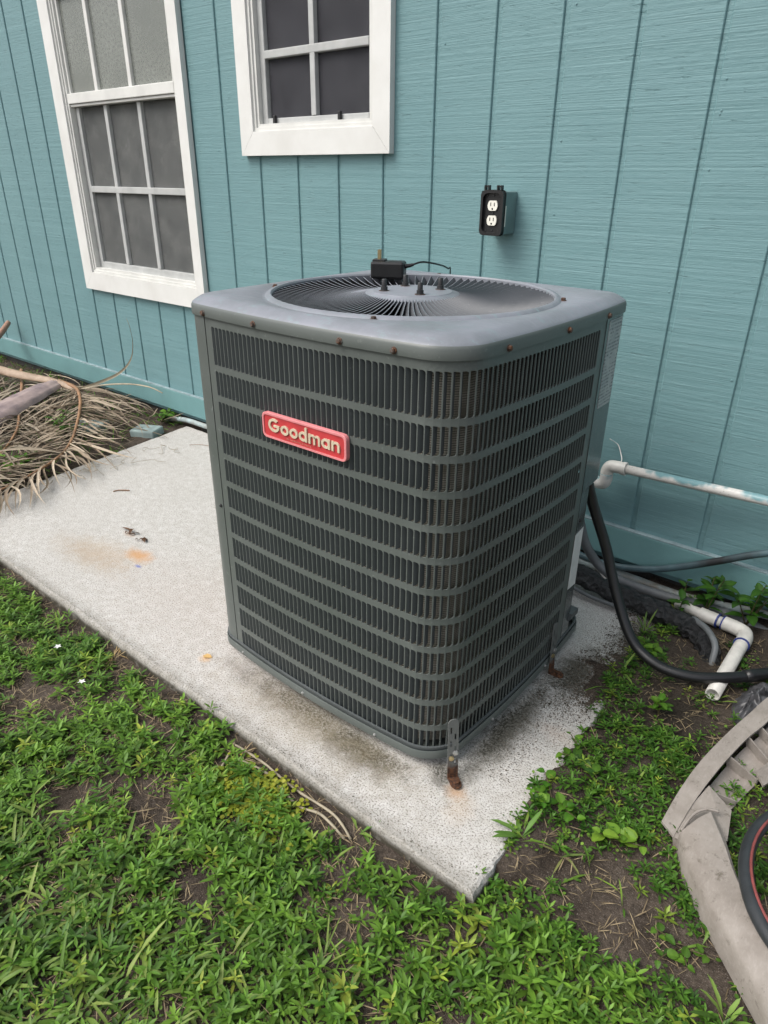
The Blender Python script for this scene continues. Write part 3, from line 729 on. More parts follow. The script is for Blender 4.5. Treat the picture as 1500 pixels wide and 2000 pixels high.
# screws
def screw(p, n, par, mt='screw', s=1.2):
    V, F = lathe([(.0055*s, 0), (.0055*s, .0012*s), (.0040*s, .0016*s), (.0040*s, .0042*s), (.0028*s, .005*s)], 8)
    q = Vector(n).to_track_quat('Z', 'Y').to_matrix(); return obj('screw', ([tuple(q @ Vector(v)+Vector(p)) for v in V], F), mt, par)
for x in (-.274, -.105, .120, .235): screw((x, fy(x)-.0046, .8875), (0, -1, .1), lid_o)
for y in (-.215, -.005, .193): screw((rx_(y)+.0046, y, .8875), (1, 0, .1), lid_o)
for a in (-65, 205, 115, 25):
    r = FR+.017; screw((r*math.cos(R(a)), r*math.sin(R(a)), .9157), (0, 0, 1), lid_o, s=1.25)
for x in (-.25, -.02, .2): screw((x, fy(x)-.006, Z0+.012), (0, -1, 0), base, 'zinc', .7)
for y in (-.15, .1): screw((rx_(y)+.006, y, Z0+.012), (1, 0, 0), base, 'zinc', .7)
screw((xs0-.012, fy(xs0-.012)-.0008, .44), (0, -1, 0), ac, 'blackbolt', .8); screw((rx_(YL+.01)+.0012, YL+.01, .40), (1, 0, 0), ac, 'blackbolt', .9)
# badge
bd = bpy.data.objects.new('badge', None); link(bd, ac); bd.location = (1.518-CX, fy(.02)+.0005, .693); bd.scale = (1, .68, 1); bd['label'] = 'red name badge with raised letters'
pb, pin = rrect(.230, .053, .011), rrect(.220, .044, .008); n = len(pb)
obj('plate', prism(pin, lambda u, v: (u, -.0115, v), lambda u, v: (u, -.002, v)), 'badge', bd)
Vr = [(u, 0, v) for u, v in pb]+[(u, -.0125, v) for u, v in pb]+[(u*.992, -.0140, v*.975) for u, v in pb]+[(u, -.0140, v) for u, v in pin]+[(u, -.0117, v) for u, v in pin]
obj('rim', (Vr, [(k+i*n, (k+1) % n+i*n, (k+1) % n+(i+1)*n, k+(i+1)*n) for i in range(4) for k in range(n)]), 'badgerim', bd)
SK = [0]
def stroke(poly):
    SK[0] = (SK[0]+1) % 3; f_ = -.0152-.0002*SK[0]; return prism(poly, lambda u, v: (u, f_, v), lambda u, v: (u, -.0115, v))
def ringseg(cx, cy, r, w, a0, a1, n=20, sx=1.0):
    V, F = [], []
    for k in range(n+1):
        a = R(a0+(a1-a0)*k/n)
        for q, y in ((r, -.0150-.00004*(a1 < 200)), (r-w, -.0150-.00004*(a1 < 200)), (r, -.0116), (r-w, -.0116)): V.append((cx+q*math.cos(a)*sx, y, cy+q*math.sin(a)))
    for k in range(n):
        i = 4*k; F += [(i, i+4, i+5, i+1), (i, i+2, i+6, i+4), (i+1, i+5, i+7, i+3)]
    F += [(0, 1, 3, 2), (4*n, 4*n+2, 4*n+3, 4*n+1)]
    return V, F
def rect(x0, x1, z0, z1): return stroke([(x0, z0), (x1, z0), (x1, z1), (x0, z1)])
xh = .0098; bz = -.0105; wk = .0048; cx0 = -.093
zc_ = bz+xh
obj('letter', join(ringseg(cx0+.014, bz+.0140, .0140, .0052, 48, 345), rect(cx0+.0135, cx0+.0275, bz+.0108, bz+.0152)), 'letter', bd)
x = cx0+.0305
for _ in range(2): obj('letter', ringseg(x+xh, zc_, xh, wk, 0, 360, 24), 'letter', bd); x += 2*xh+.0025
obj('letter', join(ringseg(x+xh, zc_, xh, wk, 0, 360, 24), rect(x+2*xh-.0046, x+2*xh, bz, bz+.0290)), 'letter', bd); x += 2*xh+.0035
obj('letter', join(rect(x, x+.0044, bz, bz+2*xh), ringseg(x+.0079, bz+.0121, .0075, .0042, 0, 170, 12), rect(x+.0112, x+.0154, bz, bz+.0125), ringseg(x+.0190, bz+.0121, .0075, .0042, 0, 170, 12), rect(x+.0223, x+.0265, bz, bz+.0125)), 'letter', bd); x += .0292
obj('letter', join(ringseg(x+xh, zc_, xh, wk, 0, 360, 24), rect(x+2*xh-.0046, x+2*xh, bz, bz+2*xh)), 'letter', bd); x += 2*xh+.0035
obj('letter', join(rect(x, x+.0044, bz, bz+2*xh), ringseg(x+.0090, bz+.0111, .0085, .0044, 0, 170, 12), rect(x+.0131, x+.0175, bz, bz+.0115)), 'letter', bd)
for o in bd.children:
    if o.name.startswith('letter'): o.scale = (1.16, 1, 1.0); o.location = (.012, 0, 0)
fc = bpy.data.curves.new('tagline', 'FONT'); fc.body = 'Air Conditioning & Heating'; fc.size = .0062; fc.extrude = .0002; fc.align_x = 'CENTER'
fo = bpy.data.objects.new('tagline', fc); COL.objects.link(fo)
bpy.context.view_layer.update(); me = bpy.data.meshes.new_from_object(fo); bpy.data.objects.remove(fo)
me.materials.clear(); me.materials.append(MAT['tinyletter']); o = bpy.data.objects.new('tagline', me); link(o, bd); o.rotation_euler = (R(90), 0, 0); o.location = (-.012, -.0120, -.0188)
# labels on the corner panel
lb = obj('rating_label', prism([(y, z) for y, z in rrect(.078, .195, .006)], lambda u, v: (.0008, u, v), lambda u, v: (0, u, v)), 'label', ac); lb.location = (rx_(YL+.052)+.0016, YL+.052, .775); lb.rotation_euler = (0, 0, .06)
lb['label'] = 'grey printed rating label'
lb2 = obj('paper_label', prism([(-.024, -.075), (.024, -.080), (.024, .085), (-.024, .080)], lambda u, v: (.0008, u, v), lambda u, v: (0, u, v)), 'white_label', ac); lb2.location = (rx_(YL+.017)+.0016, YL+.017, .285); lb2.rotation_euler = (0, 0, .045)
lb2['label'] = 'blank white paper label'
# hold-down straps
def strap(p, face, name_lab):
    s = bpy.data.objects.new('hold_down_strap', None); link(s, ac); s.location = p; s.rotation_euler = (0, 0, face); s['label'] = name_lab
    w_, h_ = .0115, .150
    # vertical strip with slotted holes as real openings
    V, F = [], []; cols = [-w_, -.0068, -.0030, .0026, .0064, w_]; zs = [0]
    slots = {1: [(.052, .064), (.083, .097), (.116, .131)], 3: [(.038, .052), (.070, .083), (.100, .114)]}
    zs = sorted({0, .022, h_-.010}.union(*[{a, b} for L in slots.values() for a, b in L]))
    idx = {}
    for j, z in enumerate(zs):
        for i, x in enumerate(cols):
            for y in (0, .0025): idx[i, j, y > 0] = len(V); V.append((x, -.001-y, z))
    for j in range(len(zs)-1):
        for i in range(len(cols)-1):
            if any(a <= zs[j] and zs[j+1] <= b for a, b in slots.get(i, [])): continue
            for bk in (False, True): F.append((idx[i, j, bk], idx[i+1, j, bk], idx[i+1, j+1, bk], idx[i, j+1, bk]))
    for sgn, i in ((0, 0), (1, len(cols)-1)):
        for j in range(len(zs)-1): F.append((idx[i, j, False], idx[i, j+1, False], idx[i, j+1, True], idx[i, j, True]))
    top = prism([(w_*math.cos(R(t)), h_-.010+.010*math.sin(R(t))) for t in range(0, 181, 20)], lambda u, v: (u, -.0035, v), lambda u, v: (u, -.001, v))
    obj('strip', join((V, F), top), 'strap', s)
    ft = prism([(-w_, -.001), (w_, -.001)]+[(w_*math.cos(R(t)), -.024-.013*math.sin(R(t))) for t in range(0, 181, 20)], lambda u, v: (u, v, .0042), lambda u, v: (u, v, .0012))
    obj('foot_plate', ft, 'rust', s)
    obj('anchor_bolt', lathe([(.009, .0042), (.009, .0055), (.0065, .006), (.0065, .0105), (.003, .011)], 6, (0, -.024, 0)), 'rust', s)
    obj('bolt', lathe([(.0062, 0), (.0062, -.003), (.003, -.004)], 6, (.005, -.0036, .0665), 'y'), 'zinc', s)
    obj('bolt', lathe([(.0056, 0), (.0056, -.004), (.003, -.005)], 8, (-.0045, -.0036, .0545), 'y'), 'brass', s)
    return s
s1 = strap((1.879-CX, -1.051-CY, 0), R(54), 'slotted steel hold-down strap with rusty foot'); s1.rotation_euler = (R(-6), 0, R(54))
s2 = strap((1.876-CX, -.60-CY, 0), R(86), 'rusty hold-down strap near the rear corner'); s2.rotation_euler = (R(-2), 0, R(86))

# ------------------------------------------------------------------ power adapter on the fan guard
pa = thing('power_adapter', 'black plug-in power adapter lying prongs up on the fan guard', 'adapter', (1.288, -.556, .9130), R(28)); pa.scale = (1.05, 1.05, 1.18)
obj('adapter_body', box(-.040, .040, -.023, .023, .001, .036, .005), 'black', pa)
obj('plug_plate', box(-.037, -.006, -.015, .015, .0355, .0395, .0015), 'black', pa)
for y in (-.0065, .0065): obj('prong', box(-.0255, -.0190, y-.0008, y+.0008, .0394, .058), 'brass', pa)
obj('strain_relief', tube([(.0395, 0, .026), (.052, .002, .028), (.060, .003, .030)], lambda t: .0048-.0020*t, 8), 'black', pa)
obj('spec_sticker', box(.004, .031, -.012, .012, .0361, .0365), 'blackbolt', pa)
obj('cord', tube(spline([(.059, .003, .030), (.078, .02, .034), (.10, .06, .028), (.118, .115, .018), (.125, .16, .0085), (.126, .20, .006), (.12, .26, -.02)], 6), .0020, 8), 'black', pa, True)

# ------------------------------------------------------------------ pipes and hoses on the right
wp = thing('wall_water_pipe', 'white plastic pipe with teal overspray running along the lower wall', 'pipe', (1.747, -.06, .371))
P = lambda x, y, z: (x-1.747, y+.06, z-.371)
obj('pipe_run', tube([P(1.765, -.058, .372), P(2.2, -.058, .386), P(2.9, -.058, .405), P(3.3, -.058, .41)], .0135, 16), 'pvc_blue', wp, True)
el = obj('elbow_fitting', tube(spline([P(1.79, -.058, .373), P(1.765, -.058, .3725), P(1.748, -.058, .368), P(1.742, -.058, .352), P(1.742, -.058, .335)], 5), .0185, 16), 'pvc', wp, True)
obj('collar', tube([P(1.786, -.058, .373), P(1.798, -.058, .3735)], .0200, 16), 'pvc', el, 'auto')
obj('elbow_fitting', tube(spline([P(1.742, -.058, .345), P(1.742, -.058, .325), P(1.736, -.056, .312), P(1.72, -.05, .306), P(1.70, -.045, .305)], 5), .0190, 16), 'pvc_blue', wp, True)
obj('riser', tube([P(1.703, -.045, .305), P(1.60, -.03, .303)], .0135, 14), 'pvc_blue', wp, True)
tag(obj('thermostat_wire', tube(spline([(1.72, -.02, .44), (1.745, -.012, .425), (1.762, -.02, .40), (1.772, -.035, .391), (1.776, -.05, .388)], 6), .0016, 6), 'pvc_blue', None, True), 'thin pale blue wire hanging down to the wall pipe', 'wire')
h = thing('power_whip', 'thick black flexible conduit looping from the condenser down to the soil', 'cable', (1.84, -.42, .47))
Q = lambda x, y, z: (x-1.84, y+.42, z-.47)
obj('conduit', tube(spline([Q(1.822, -.47, .55), Q(1.836, -.452, .49), Q(1.858, -.435, .41), Q(1.905, -.425, .30), Q(1.955, -.435, .185), Q(2.02, -.455, .088), Q(2.09, -.468, .055), Q(2.165, -.455, .048), Q(2.235, -.412, .052), Q(2.33, -.31, .050), Q(2.45, -.16, .05), Q(2.6, -.03, .06)], 8), .0135, 16), 'rubber', h, True)
obj('collar', tube(spline([Q(2.275, -.372, .0525), Q(2.352, -.285, .0515)], 5), .0155, 14), 'rubber', h, True)
tag(obj('grey_conduit', tube(spline([(1.70, -.16, .30), (1.715, -.14, .20), (1.745, -.12, .11), (1.80, -.10, .045), (1.88, -.095, .025), (2.0, -.085, .022), (2.11, -.06, .02), (2.22, -.045, .004), (2.35, -.045, -.03)], 8), .0145, 14), 'conduit', None, True), 'grey plastic conduit bending out from behind the condenser along the ground', 'conduit')
tag(obj('black_cable', tube(spline([(1.62, -.04, .05), (1.72, -.045, .036), (1.82, -.043, .042), (1.92, -.042, .07), (2.0, -.04, .108), (2.09, -.04, .160), (2.21, -.04, .232), (2.4, -.04, .32), (2.7, -.04, .42)], 8), .0105, 12), 'cable', None, True), 'black cable with teal overspray rising to the right along the wall', 'cable')
tag(obj('ground_pipe', tube(spline([(1.55, -.055, .018), (1.73, -.045, .016), (1.86, -.032, .012), (1.99, -.022, .004), (2.1, -.02, .012), (2.25, -.018, .035), (2.5, -.02, .06)], 6), .0125, 14), 'pipe_pale', None, True), 'pale blue painted pipe lying against the foot of the wall', 'pipe')
iw = thing('refrigerant_line', 'line set wrapped in wrinkled black tape lying on the soil', 'pipe', (1.876, -.2, .03))
Q = lambda x, y, z: (x-1.876, y+.2, z-.03)
lp = spline([Q(1.66, -.17, .075), Q(1.74, -.18, .055), Q(1.84, -.195, .045), Q(1.95, -.20, .040), Q(2.05, -.205, .034), Q(2.12, -.225, .03), Q(2.165, -.262, .016), Q(2.185, -.30, -.01), Q(2.19, -.32, -.04)], 9)
random.seed(3)
obj('insulation', tube(lp, lambda t: .030*(1+.10*math.sin(t*46)+.07*math.sin(t*97+1))*(1-.35*max(0, t-.8)/.2), 18, True, .75, .07), 'wrap', iw, True)
obj('copper_line', tube(spline([Q(2.10, -.205, .055), Q(2.145, -.235, .057), Q(2.18, -.275, .045), Q(2.188, -.305, .01), Q(2.188, -.315, -.03)], 6), .0085, 10), 'conduit', iw, True)
obj('copper_line', tube(spline([Q(1.66, -.215, .045), Q(1.74, -.225, .03), Q(1.82, -.228, .018), Q(1.90, -.232, .022)], 6), .006, 10), 'conduit', iw, True)
dr = thing('drain_pipe', 'white plastic drain elbow with blue glue rings and open end on soil', 'pipe', (2.214, -.14, .03))
Q = lambda x, y, z: (x-2.214, y+.14, z-.03)
obj('pipe_run', tube([Q(2.03, -.115, .030), Q(2.10, -.127, .031), Q(2.19, -.137, .033)], .0150, 18), 'pvc', dr, True)
obj('coupling', tube([Q(2.100, -.127, .031), Q(2.150, -.133, .032)], .0192, 18), 'pvc', dr, 'auto')
obj('elbow_fitting', tube(spline([Q(2.165, -.134, .032), Q(2.195, -.138, .033), Q(2.222, -.150, .034), Q(2.231, -.178, .034), Q(2.231, -.210, .033)], 6), .0200, 18), 'pvc', dr, True)
for p0, p1 in (((2.148, -.1328, .032), (2.152, -.1333, .032)), ((2.163, -.1338, .032), (2.1665, -.1343, .032)), ((2.231, -.208, .033), (2.231, -.2115, .033))): obj('glue_ring', tube([Q(*p0), Q(*p1)], .0209, 18), 'pvc_ring', dr)
def opentube(a, b, r, ri, seg=20):
    a, b = Vector(a), Vector(b); d = (b-a).normalized(); n1 = d.orthogonal().normalized(); n2 = d.cross(n1); V = []
    for p, q in ((a, r), (b, r), (b, ri), (a, ri)): V += [p+(n1*math.cos(2*math.pi*k/seg)+n2*math.sin(2*math.pi*k/seg))*q for k in range(seg)]
    return V, [(i*seg+k, i*seg+(k+1) % seg, (i+1)*seg+(k+1) % seg, (i+1)*seg+k) for i in range(3) for k in range(seg)]
obj('open_end', opentube(Q(2.231, -.205, .033), Q(2.231, -.462, .030), .0172, .0138), 'pvc', dr, True)

# ------------------------------------------------------------------ plastic bag, overturned chair, garden hose (bottom right)
def crumple(cx, cy, z, rx, ry, rz, seed, n=26):
    bm = bmesh.new(); bmesh.ops.create_icosphere(bm, subdivisions=4, radius=1)
    for v in bm.verts:
        d = v.co.copy(); k = 1+.45*mnoise.noise(d*2.1+Vector((seed, 0, 0)))+.28*abs(mnoise.noise(d*5+Vector((0, seed, 0))))+.14*abs(mnoise.noise(d*11))
        v.co = Vector((cx+d.x*rx*k, cy+d.y*ry*k, z+max(-.3, d.z)*rz*k))
    r = ([tuple(v.co) for v in bm.verts], [tuple(v.index for v in f.verts) for f in bm.faces]); bm.free(); return r
def bag():
    n = 44; V = []
    for j in range(n):
        for i in range(n):
            u, v = i/(n-1)*2-1, j/(n-1)*2-1; q = Vector((u*1.7+5, v*1.7, .3))
            dx = .022*mnoise.noise(q*1.3); dy = .022*mnoise.noise(q*1.3+Vector((9, 0, 0)))
            hgt = .052*max(0, 1-u*u*.9-v*v*.9)+.030*abs(mnoise.noise(q*1.6))+.016*abs(mnoise.noise(q*3.7))+.007*abs(mnoise.noise(q*8))
            r = max(0, 1-max(abs(u), abs(v))**6); e = 1-.12*mnoise.noise(Vector((math.atan2(v, u)*1.5, 2, 0)))
            V.append((2.330+u*.058*e+dx, -.425+v*.088*e+dy, -.006+hgt*r))
    return V, [(j*n+i, j*n+i+1, (j+1)*n+i+1, (j+1)*n+i) for j in range(n-1) for i in range(n-1)]
tag(obj('plastic_bag', bag(), 'bag', None, True), 'crumpled dark grey plastic bag beside the overturned chair', 'bag')

ch = thing('overturned_chair', 'weathered taupe plastic chair lying overturned on the weeds', 'chair', (2.30, -.86, 0))
Q = lambda x, y, z: Vector((x-2.30, y+.86, z))
outer = [(2.262, -.886, .012), (2.266, -.80, .028), (2.278, -.713, .048), (2.300, -.617, .066), (2.322, -.54, .08), (2.346, -.463, .095), (2.41, -.33, .12), (2.52, -.21, .15), (2.66, -.14, .18)]
inner = [(2.292, -.905, .010), (2.298, -.824, .030), (2.313, -.722, .050), (2.335, -.62, .068), (2.356, -.56, .082), (2.378, -.48, .097), (2.44, -.352, .12), (2.54, -.24, .15), (2.665, -.172, .18)]
so_, si_ = spline([Q(*p) for p in outer], 6), spline([Q(*p) for p in inner], 6)
def ribbon(a, b, th):
    V, F = [], []
    for p, q in zip(a, b):
        n_ = Vector((0, 0, th)); V += [p, q, q-n_, p-n_]
    for i in range(len(a)-1):
        for k in range(4): F.append((4*i+k, 4*i+(k+1) % 4, 4*i+4+(k+1) % 4, 4*i+4+k))
    F += [(3, 2, 1, 0), tuple(4*(len(a)-1)+k for k in range(4))]
    return V, F
obj('rim_flange', ribbon(so_, si_, .005), 'chair', ch, 'auto')
webo = [p+Vector((.006, 0, -.003)) for p in so_]; 
def wall_strip(a, dz, th=Vector((.004, 0, 0))):
    V, F = [], []
    for p in a: V += [p, p+th, p+th-Vector((0, 0, dz)), p-Vector((0, 0, dz))]
    for i in range(len(a)-1):
        for k in range(4): F.append((4*i+k, 4*i+(k+1) % 4, 4*i+4+(k+1) % 4, 4*i+4+k))
    return V, F
obj('rim_skirt', wall_strip(webo, .05), 'chair', ch, 'auto')
# sloping inner shell of the seat and its stiffening ribs
shell_t = [p+Vector((-.002, -.002, -.034)) for p in si_]
low = [(2.318, -.885, -.012), (2.345, -.82, .0), (2.365, -.73, .004), (2.385, -.66, .018), (2.405, -.60, .03), (2.43, -.53, .05), (2.49, -.42, .075), (2.58, -.33, .10), (2.69, -.26, .13)]
shell_b = spline([Q(*p) for p in low], 6)
V, F = [], []
for p, q in zip(shell_t, shell_b): V += [p, p.lerp(q, .5)+Vector((0, 0, -.006)), q]
for i in range(len(shell_t)-1): F += [(3*i, 3*i+1, 3*i+4, 3*i+3), (3*i+1, 3*i+2, 3*i+5, 3*i+4)]
obj('seat_shell', (V, F), 'chair', ch, True)
for k in (9, 15, 20, 24, 28, 34):
    p, q = si_[k], shell_b[min(len(shell_b)-1, k+2)]; d = (q-p); t_ = Vector((.0012, .0012, 0))
    obj('rib', ([p+t_-Vector((.01, 0, .004)), q+t_+Vector((0, 0, .012)), q+t_-Vector((0, 0, .02)), p+t_-Vector((0, 0, .04)), p-t_-Vector((.01, 0, .004)), q-t_+Vector((0, 0, .012)), q-t_-Vector((0, 0, .02)), p-t_-Vector((0, 0, .04))],
        [(0, 1, 2, 3), (7, 6, 5, 4), (0, 4, 5, 1), (1, 5, 6, 2), (3, 2, 6, 7)]), 'chair', ch)
# lower edge slat of the seat
obj('seat_slat', ribbon(spline([Q(2.375, -.67, .045), Q(2.40, -.60, .058), Q(2.43, -.53, .072), Q(2.50, -.42, .10), Q(2.6, -.33, .13)], 5), spline([Q(2.395, -.685, .032), Q(2.425, -.62, .044), Q(2.46, -.555, .06), Q(2.52, -.45, .09), Q(2.61, -.36, .12)], 5), .006), 'chair', ch, 'auto')
# gusset plate and broad leg
obj('gusset', ([Q(2.290, -.905, .0085), Q(2.296, -.83, .026), Q(2.310, -.765, .040), Q(2.362, -.79, .030), Q(2.375, -.86, .022), Q(2.345, -.90, .012),
                Q(2.297, -.905, -.02), Q(2.300, -.83, -.012), Q(2.330, -.765, .0), Q(2.362, -.79, .0), Q(2.375, -.86, -.01), Q(2.345, -.90, -.02)],
               [(5, 4, 3, 2, 1, 0), (0, 1, 7, 6), (1, 2, 8, 7), (2, 3, 9, 8), (3, 4, 10, 9), (4, 5, 11, 10), (5, 0, 6, 11)]), 'chair', ch)
legL = spline([Q(2.300, -.905, .022), Q(2.335, -.965, .026), Q(2.405, -1.046, .036), Q(2.505, -1.152, .048), Q(2.60, -1.255, .06)], 6)
legR = spline([Q(2.336, -.828, .040), Q(2.378, -.893, .046), Q(2.418, -.965, .052), Q(2.487, -1.045, .066), Q(2.58, -1.155, .08)], 6)
V, F = [], []
nl = len(legL)
for p, q in zip(legL, legR):
    m1 = p.lerp(q, .10)+Vector((0, 0, .008)); m2 = p.lerp(q, .5)+Vector((0, 0, .013)); m3 = p.lerp(q, .90)+Vector((0, 0, .008))
    V += [p-Vector((0, 0, .05)), p, m1, m2, m3, q, q-Vector((0, 0, .045))]
for i in range(nl-1):
    for k in range(6): F.append((7*i+k, 7*i+k+1, 7*i+8+k, 7*i+7+k))
F += [tuple(range(6, -1, -1)), tuple(range(7*(nl-1), 7*nl))]
obj('leg', (V, F), 'chair', ch, 'auto')
# the other leg and the broad back shell, beyond the right frame edge
def channel(L_, R_):
    V, F = [], []
    for p, q in zip(L_, R_):
        V += [p-Vector((0, 0, .045)), p, p.lerp(q, .1)+Vector((0, 0, .008)), p.lerp(q, .5)+Vector((0, 0, .013)), p.lerp(q, .9)+Vector((0, 0, .008)), q, q-Vector((0, 0, .045))]
    n_ = len(L_)
    for i in range(n_-1):
        for k in range(6): F.append((7*i+k, 7*i+k+1, 7*i+8+k, 7*i+7+k))
    return V, F+[tuple(range(6, -1, -1)), tuple(range(7*(n_-1), 7*n_))]
obj('leg', channel(spline([Q(2.63, -.21, .15), Q(2.74, -.33, .12), Q(2.86, -.45, .085), Q(2.97, -.57, .06)], 6), spline([Q(2.71, -.15, .15), Q(2.81, -.27, .12), Q(2.92, -.39, .085), Q(3.02, -.50, .06)], 6)), 'chair', ch, 'auto')
bs = []
for j in range(7):
    for i in range(9):
        u, v = i/8, j/6; x = 2.66+.42*u; y = -.16+.10*v-.02*math.sin(math.pi*u); bs.append(Q(x, min(y, -.05), .03+.34*v*(1-.25*(u-.5)**2)+.01*math.sin(u*9)))
obj('backrest', (bs, [(j*9+i, j*9+i+1, j*9+i+10, j*9+i+9) for j in range(6) for i in range(8)]), 'chair', ch, True)
obj('leg_bead', tube(spline([Q(2.300, -.893, .022), Q(2.307, -.855, .034), Q(2.322, -.833, .042), Q(2.345, -.822, .043)], 5), .003, 8), 'chair', ch, True)
gh = thing('garden_hose', 'black garden hose with a red stripe coiled inside the overturned chair', 'hose', (2.575, -.895, .075))
pts = []
for k in range(0, 64):
    a = R(100+k*6); r = .162+.010*(k/60); pts.append((r*math.cos(a)*1.0, r*math.sin(a)*1.25, -.005+.018*math.sin(k*.05)+.010*(k//60)))
obj('hose_tube', tube(pts, .0125, 14), 'hose', gh, True)
st = []
for i, p in enumerate(pts):
    a = math.atan2(p[1], p[0]); st.append((p[0]+.0035*math.cos(a)*-1.6, p[1]+.0035*math.sin(a)*-1.6, p[2]+.0118))
obj('stripe', tube(st, .0027, 6), 'hosestripe', gh, True)

# ------------------------------------------------------------------ vegetation built from leaf faces
def mesh_np(name, V, T, C, mat, parent=None, smooth=True):
    me = bpy.data.meshes.new(name); me.vertices.add(len(V)); me.vertices.foreach_set('co', V.astype(np.float32).ravel())
    me.loops.add(T.size); me.loops.foreach_set('vertex_index', T.astype(np.int32).ravel())
    me.polygons.add(len(T)); me.polygons.foreach_set('loop_start', np.arange(0, T.size, 3, dtype=np.int32))
    me.polygons.foreach_set('loop_total', np.full(len(T), 3, np.int32))
    me.update(calc_edges=True); me.validate()
    ca = me.color_attributes.new('Col', 'FLOAT_COLOR', 'POINT'); ca.data.foreach_set('color', np.concatenate([C, np.ones((len(C), 1))], 1).astype(np.float32).ravel())
    if smooth: me.polygons.foreach_set('use_smooth', np.ones(len(T), bool))
    me.materials.append(MAT[mat]); o = bpy.data.objects.new(name, me); return link(o, parent)
LT = np.array([(0, 1, 2), (0, 2, 3), (1, 4, 5), (1, 5, 2), (2, 5, 6), (2, 6, 3), (4, 7, 5), (5, 7, 6)])
def leafset(P, yaw, el, L, Wd, droop, col, s1=.35, s2=.72, w1=1., w2=.72, fold=.25):
    """P (n,3) base points -> verts (n*8,3), tris, colours; each leaf is 8 triangles folded along the midrib"""
    n = len(P); d = np.stack([np.cos(yaw), np.sin(yaw)], -1); sd = np.stack([-np.sin(yaw), np.cos(yaw)], -1); V = np.zeros((n, 8, 3))
    def at(s): 
        r = L*s*np.cos(el); z = L*(s*np.sin(el)-droop*s*s*.5); return r, z
    for vi, s, wd in ((0, 0, 0), (1, s1, w1), (2, s1, 0), (3, s1, -w1), (4, s2, w2), (5, s2, 0), (6, s2, -w2), (7, 1, 0)):
        r, z = at(s); V[:, vi, :2] = P[:, :2]+d*r[:, None]+sd*(wd*Wd/2)[:, None]; V[:, vi, 2] = P[:, 2]+z+(abs(wd)*Wd/2*fold)
    T = (LT[None]+8*np.arange(n)[:, None, None]).reshape(-1, 3)
    C = np.repeat(col, 8, 0); k = np.tile(np.array([.85, 1, 1.12, 1, 1, 1.12, 1, .95]), n)[:, None]
    return V.reshape(-1, 3), T, np.clip(C*k, 0, 1)
def cat(sets):
    V, T, C, b = [], [], [], 0
    for v, t, c in sets: V.append(v); T.append(t+b); C.append(c); b += len(v)
    return np.concatenate(V), np.concatenate(T), np.concatenate(C)
def gcol(n, a, b, jit=.18):
    t = rng.random((n, 1)); c = np.array(a)*(1-t)+np.array(b)*t; return c*(1+jit*(rng.random((n, 1))*2-1))

BARE = [(.956, -1.262, .16, .045), (.90, -1.475, .19, .065), (.72, -1.41, .12, .04), (.55, -1.45, .12, .05), (1.42, -1.50, .09, .035), (1.62, -1.262, .22, .055), (1.75, -1.27, .2, .05), (1.95, -1.262, .14, .035), (.45, -1.262, .3, .03), (1.17, -1.27, .2, .03),
        (2.30, -1.07, .12, .09), (2.36, -1.14, .12, .08), (2.12, -1.12, .07, .06), (2.24, -.99, .05, .06), (1.66, -1.56, .07, .04), (1.30, -1.60, .08, .03), (1.2, -1.36, .1, .03), (2.1, -1.3, .1, .035)]
GREEN = [(2.17, -.93, .10, .09), (2.10, -1.0, .06, .06), (2.16, -.80, .09, .08), (2.12, -.70, .06, .07), (2.24, -.80, .05, .06), (2.30, -1.22, .3, .07), (2.45, -1.2, .2, .07), (2.2, -1.2, .1, .06), (2.12, -.90, .07, .10), (2.20, -.72, .10, .10), (2.22, -.90, .08, .08), (2.30, -.98, .05, .05), (2.38, -1.02, .05, .04), (2.35, -.70, .08, .1), (2.42, -.82, .08, .1)]
def density(x, y):
    d = np.ones_like(x)
    n1 = vnoise(x, y, 7); n2 = vnoise(x, y, 22)
    d = .74+.9*(n1-.45)+.8*(n2-.5)
    for bx, by, rx, ry in BARE:
        q = np.sqrt(((x-bx)/rx)**2+((y-by)/ry)**2)+(n2-.5)*.9+(n1-.5)*.5; d = d*sstep(.55, 1.15, q)
    rt_ = sstep(2.03, 2.10, x)*sstep(-1.28, -1.2, y); g = np.zeros_like(x)
    for bx, by, rx, ry in GREEN:
        q = np.sqrt(((x-bx)/rx)**2+((y-by)/ry)**2)+(n2-.5)*.8; g = np.maximum(g, sstep(1.2, .5, q))
    d = d*(1-rt_)+rt_*np.clip(.06+.25*(n1-.5)+g*.85, 0, 1)
    return np.clip(d, 0, 1)
def on_slab(x, y, m=0.0):
    return (x > -.46+.157*(-y)-m) & (x < 2.055+m-.03*sstep(-.9, -.5, y)-(.035*vnoise(x, y, 17)+.02*vnoise(x, y, 45))*(m > 0)) & (y > -1.25-m) & (y < .0)
def scatter(n, reg, dens=True, margin=.012, power=1.0):
    x0, x1, y0, y1 = reg; x = rng.uniform(x0, x1, n); y = rng.uniform(y0, y1, n)
    k = ~on_slab(x, y, margin)
    if dens: k &= rng.random(n) < density(x, y)**power
    x, y = x[k], y[k]; return np.stack([x, y, ground_h(x, y)], -1)
FRONT = (-.5, 3.0, -2.35, -1.19); RIGHT = (1.98, 3.0, -1.22, .0); LEFT = (-2.9, -.20, -1.3, .02)
G1, G2 = (.048, .125, .014), (.130, .255, .028); GY = (.25, .30, .04)
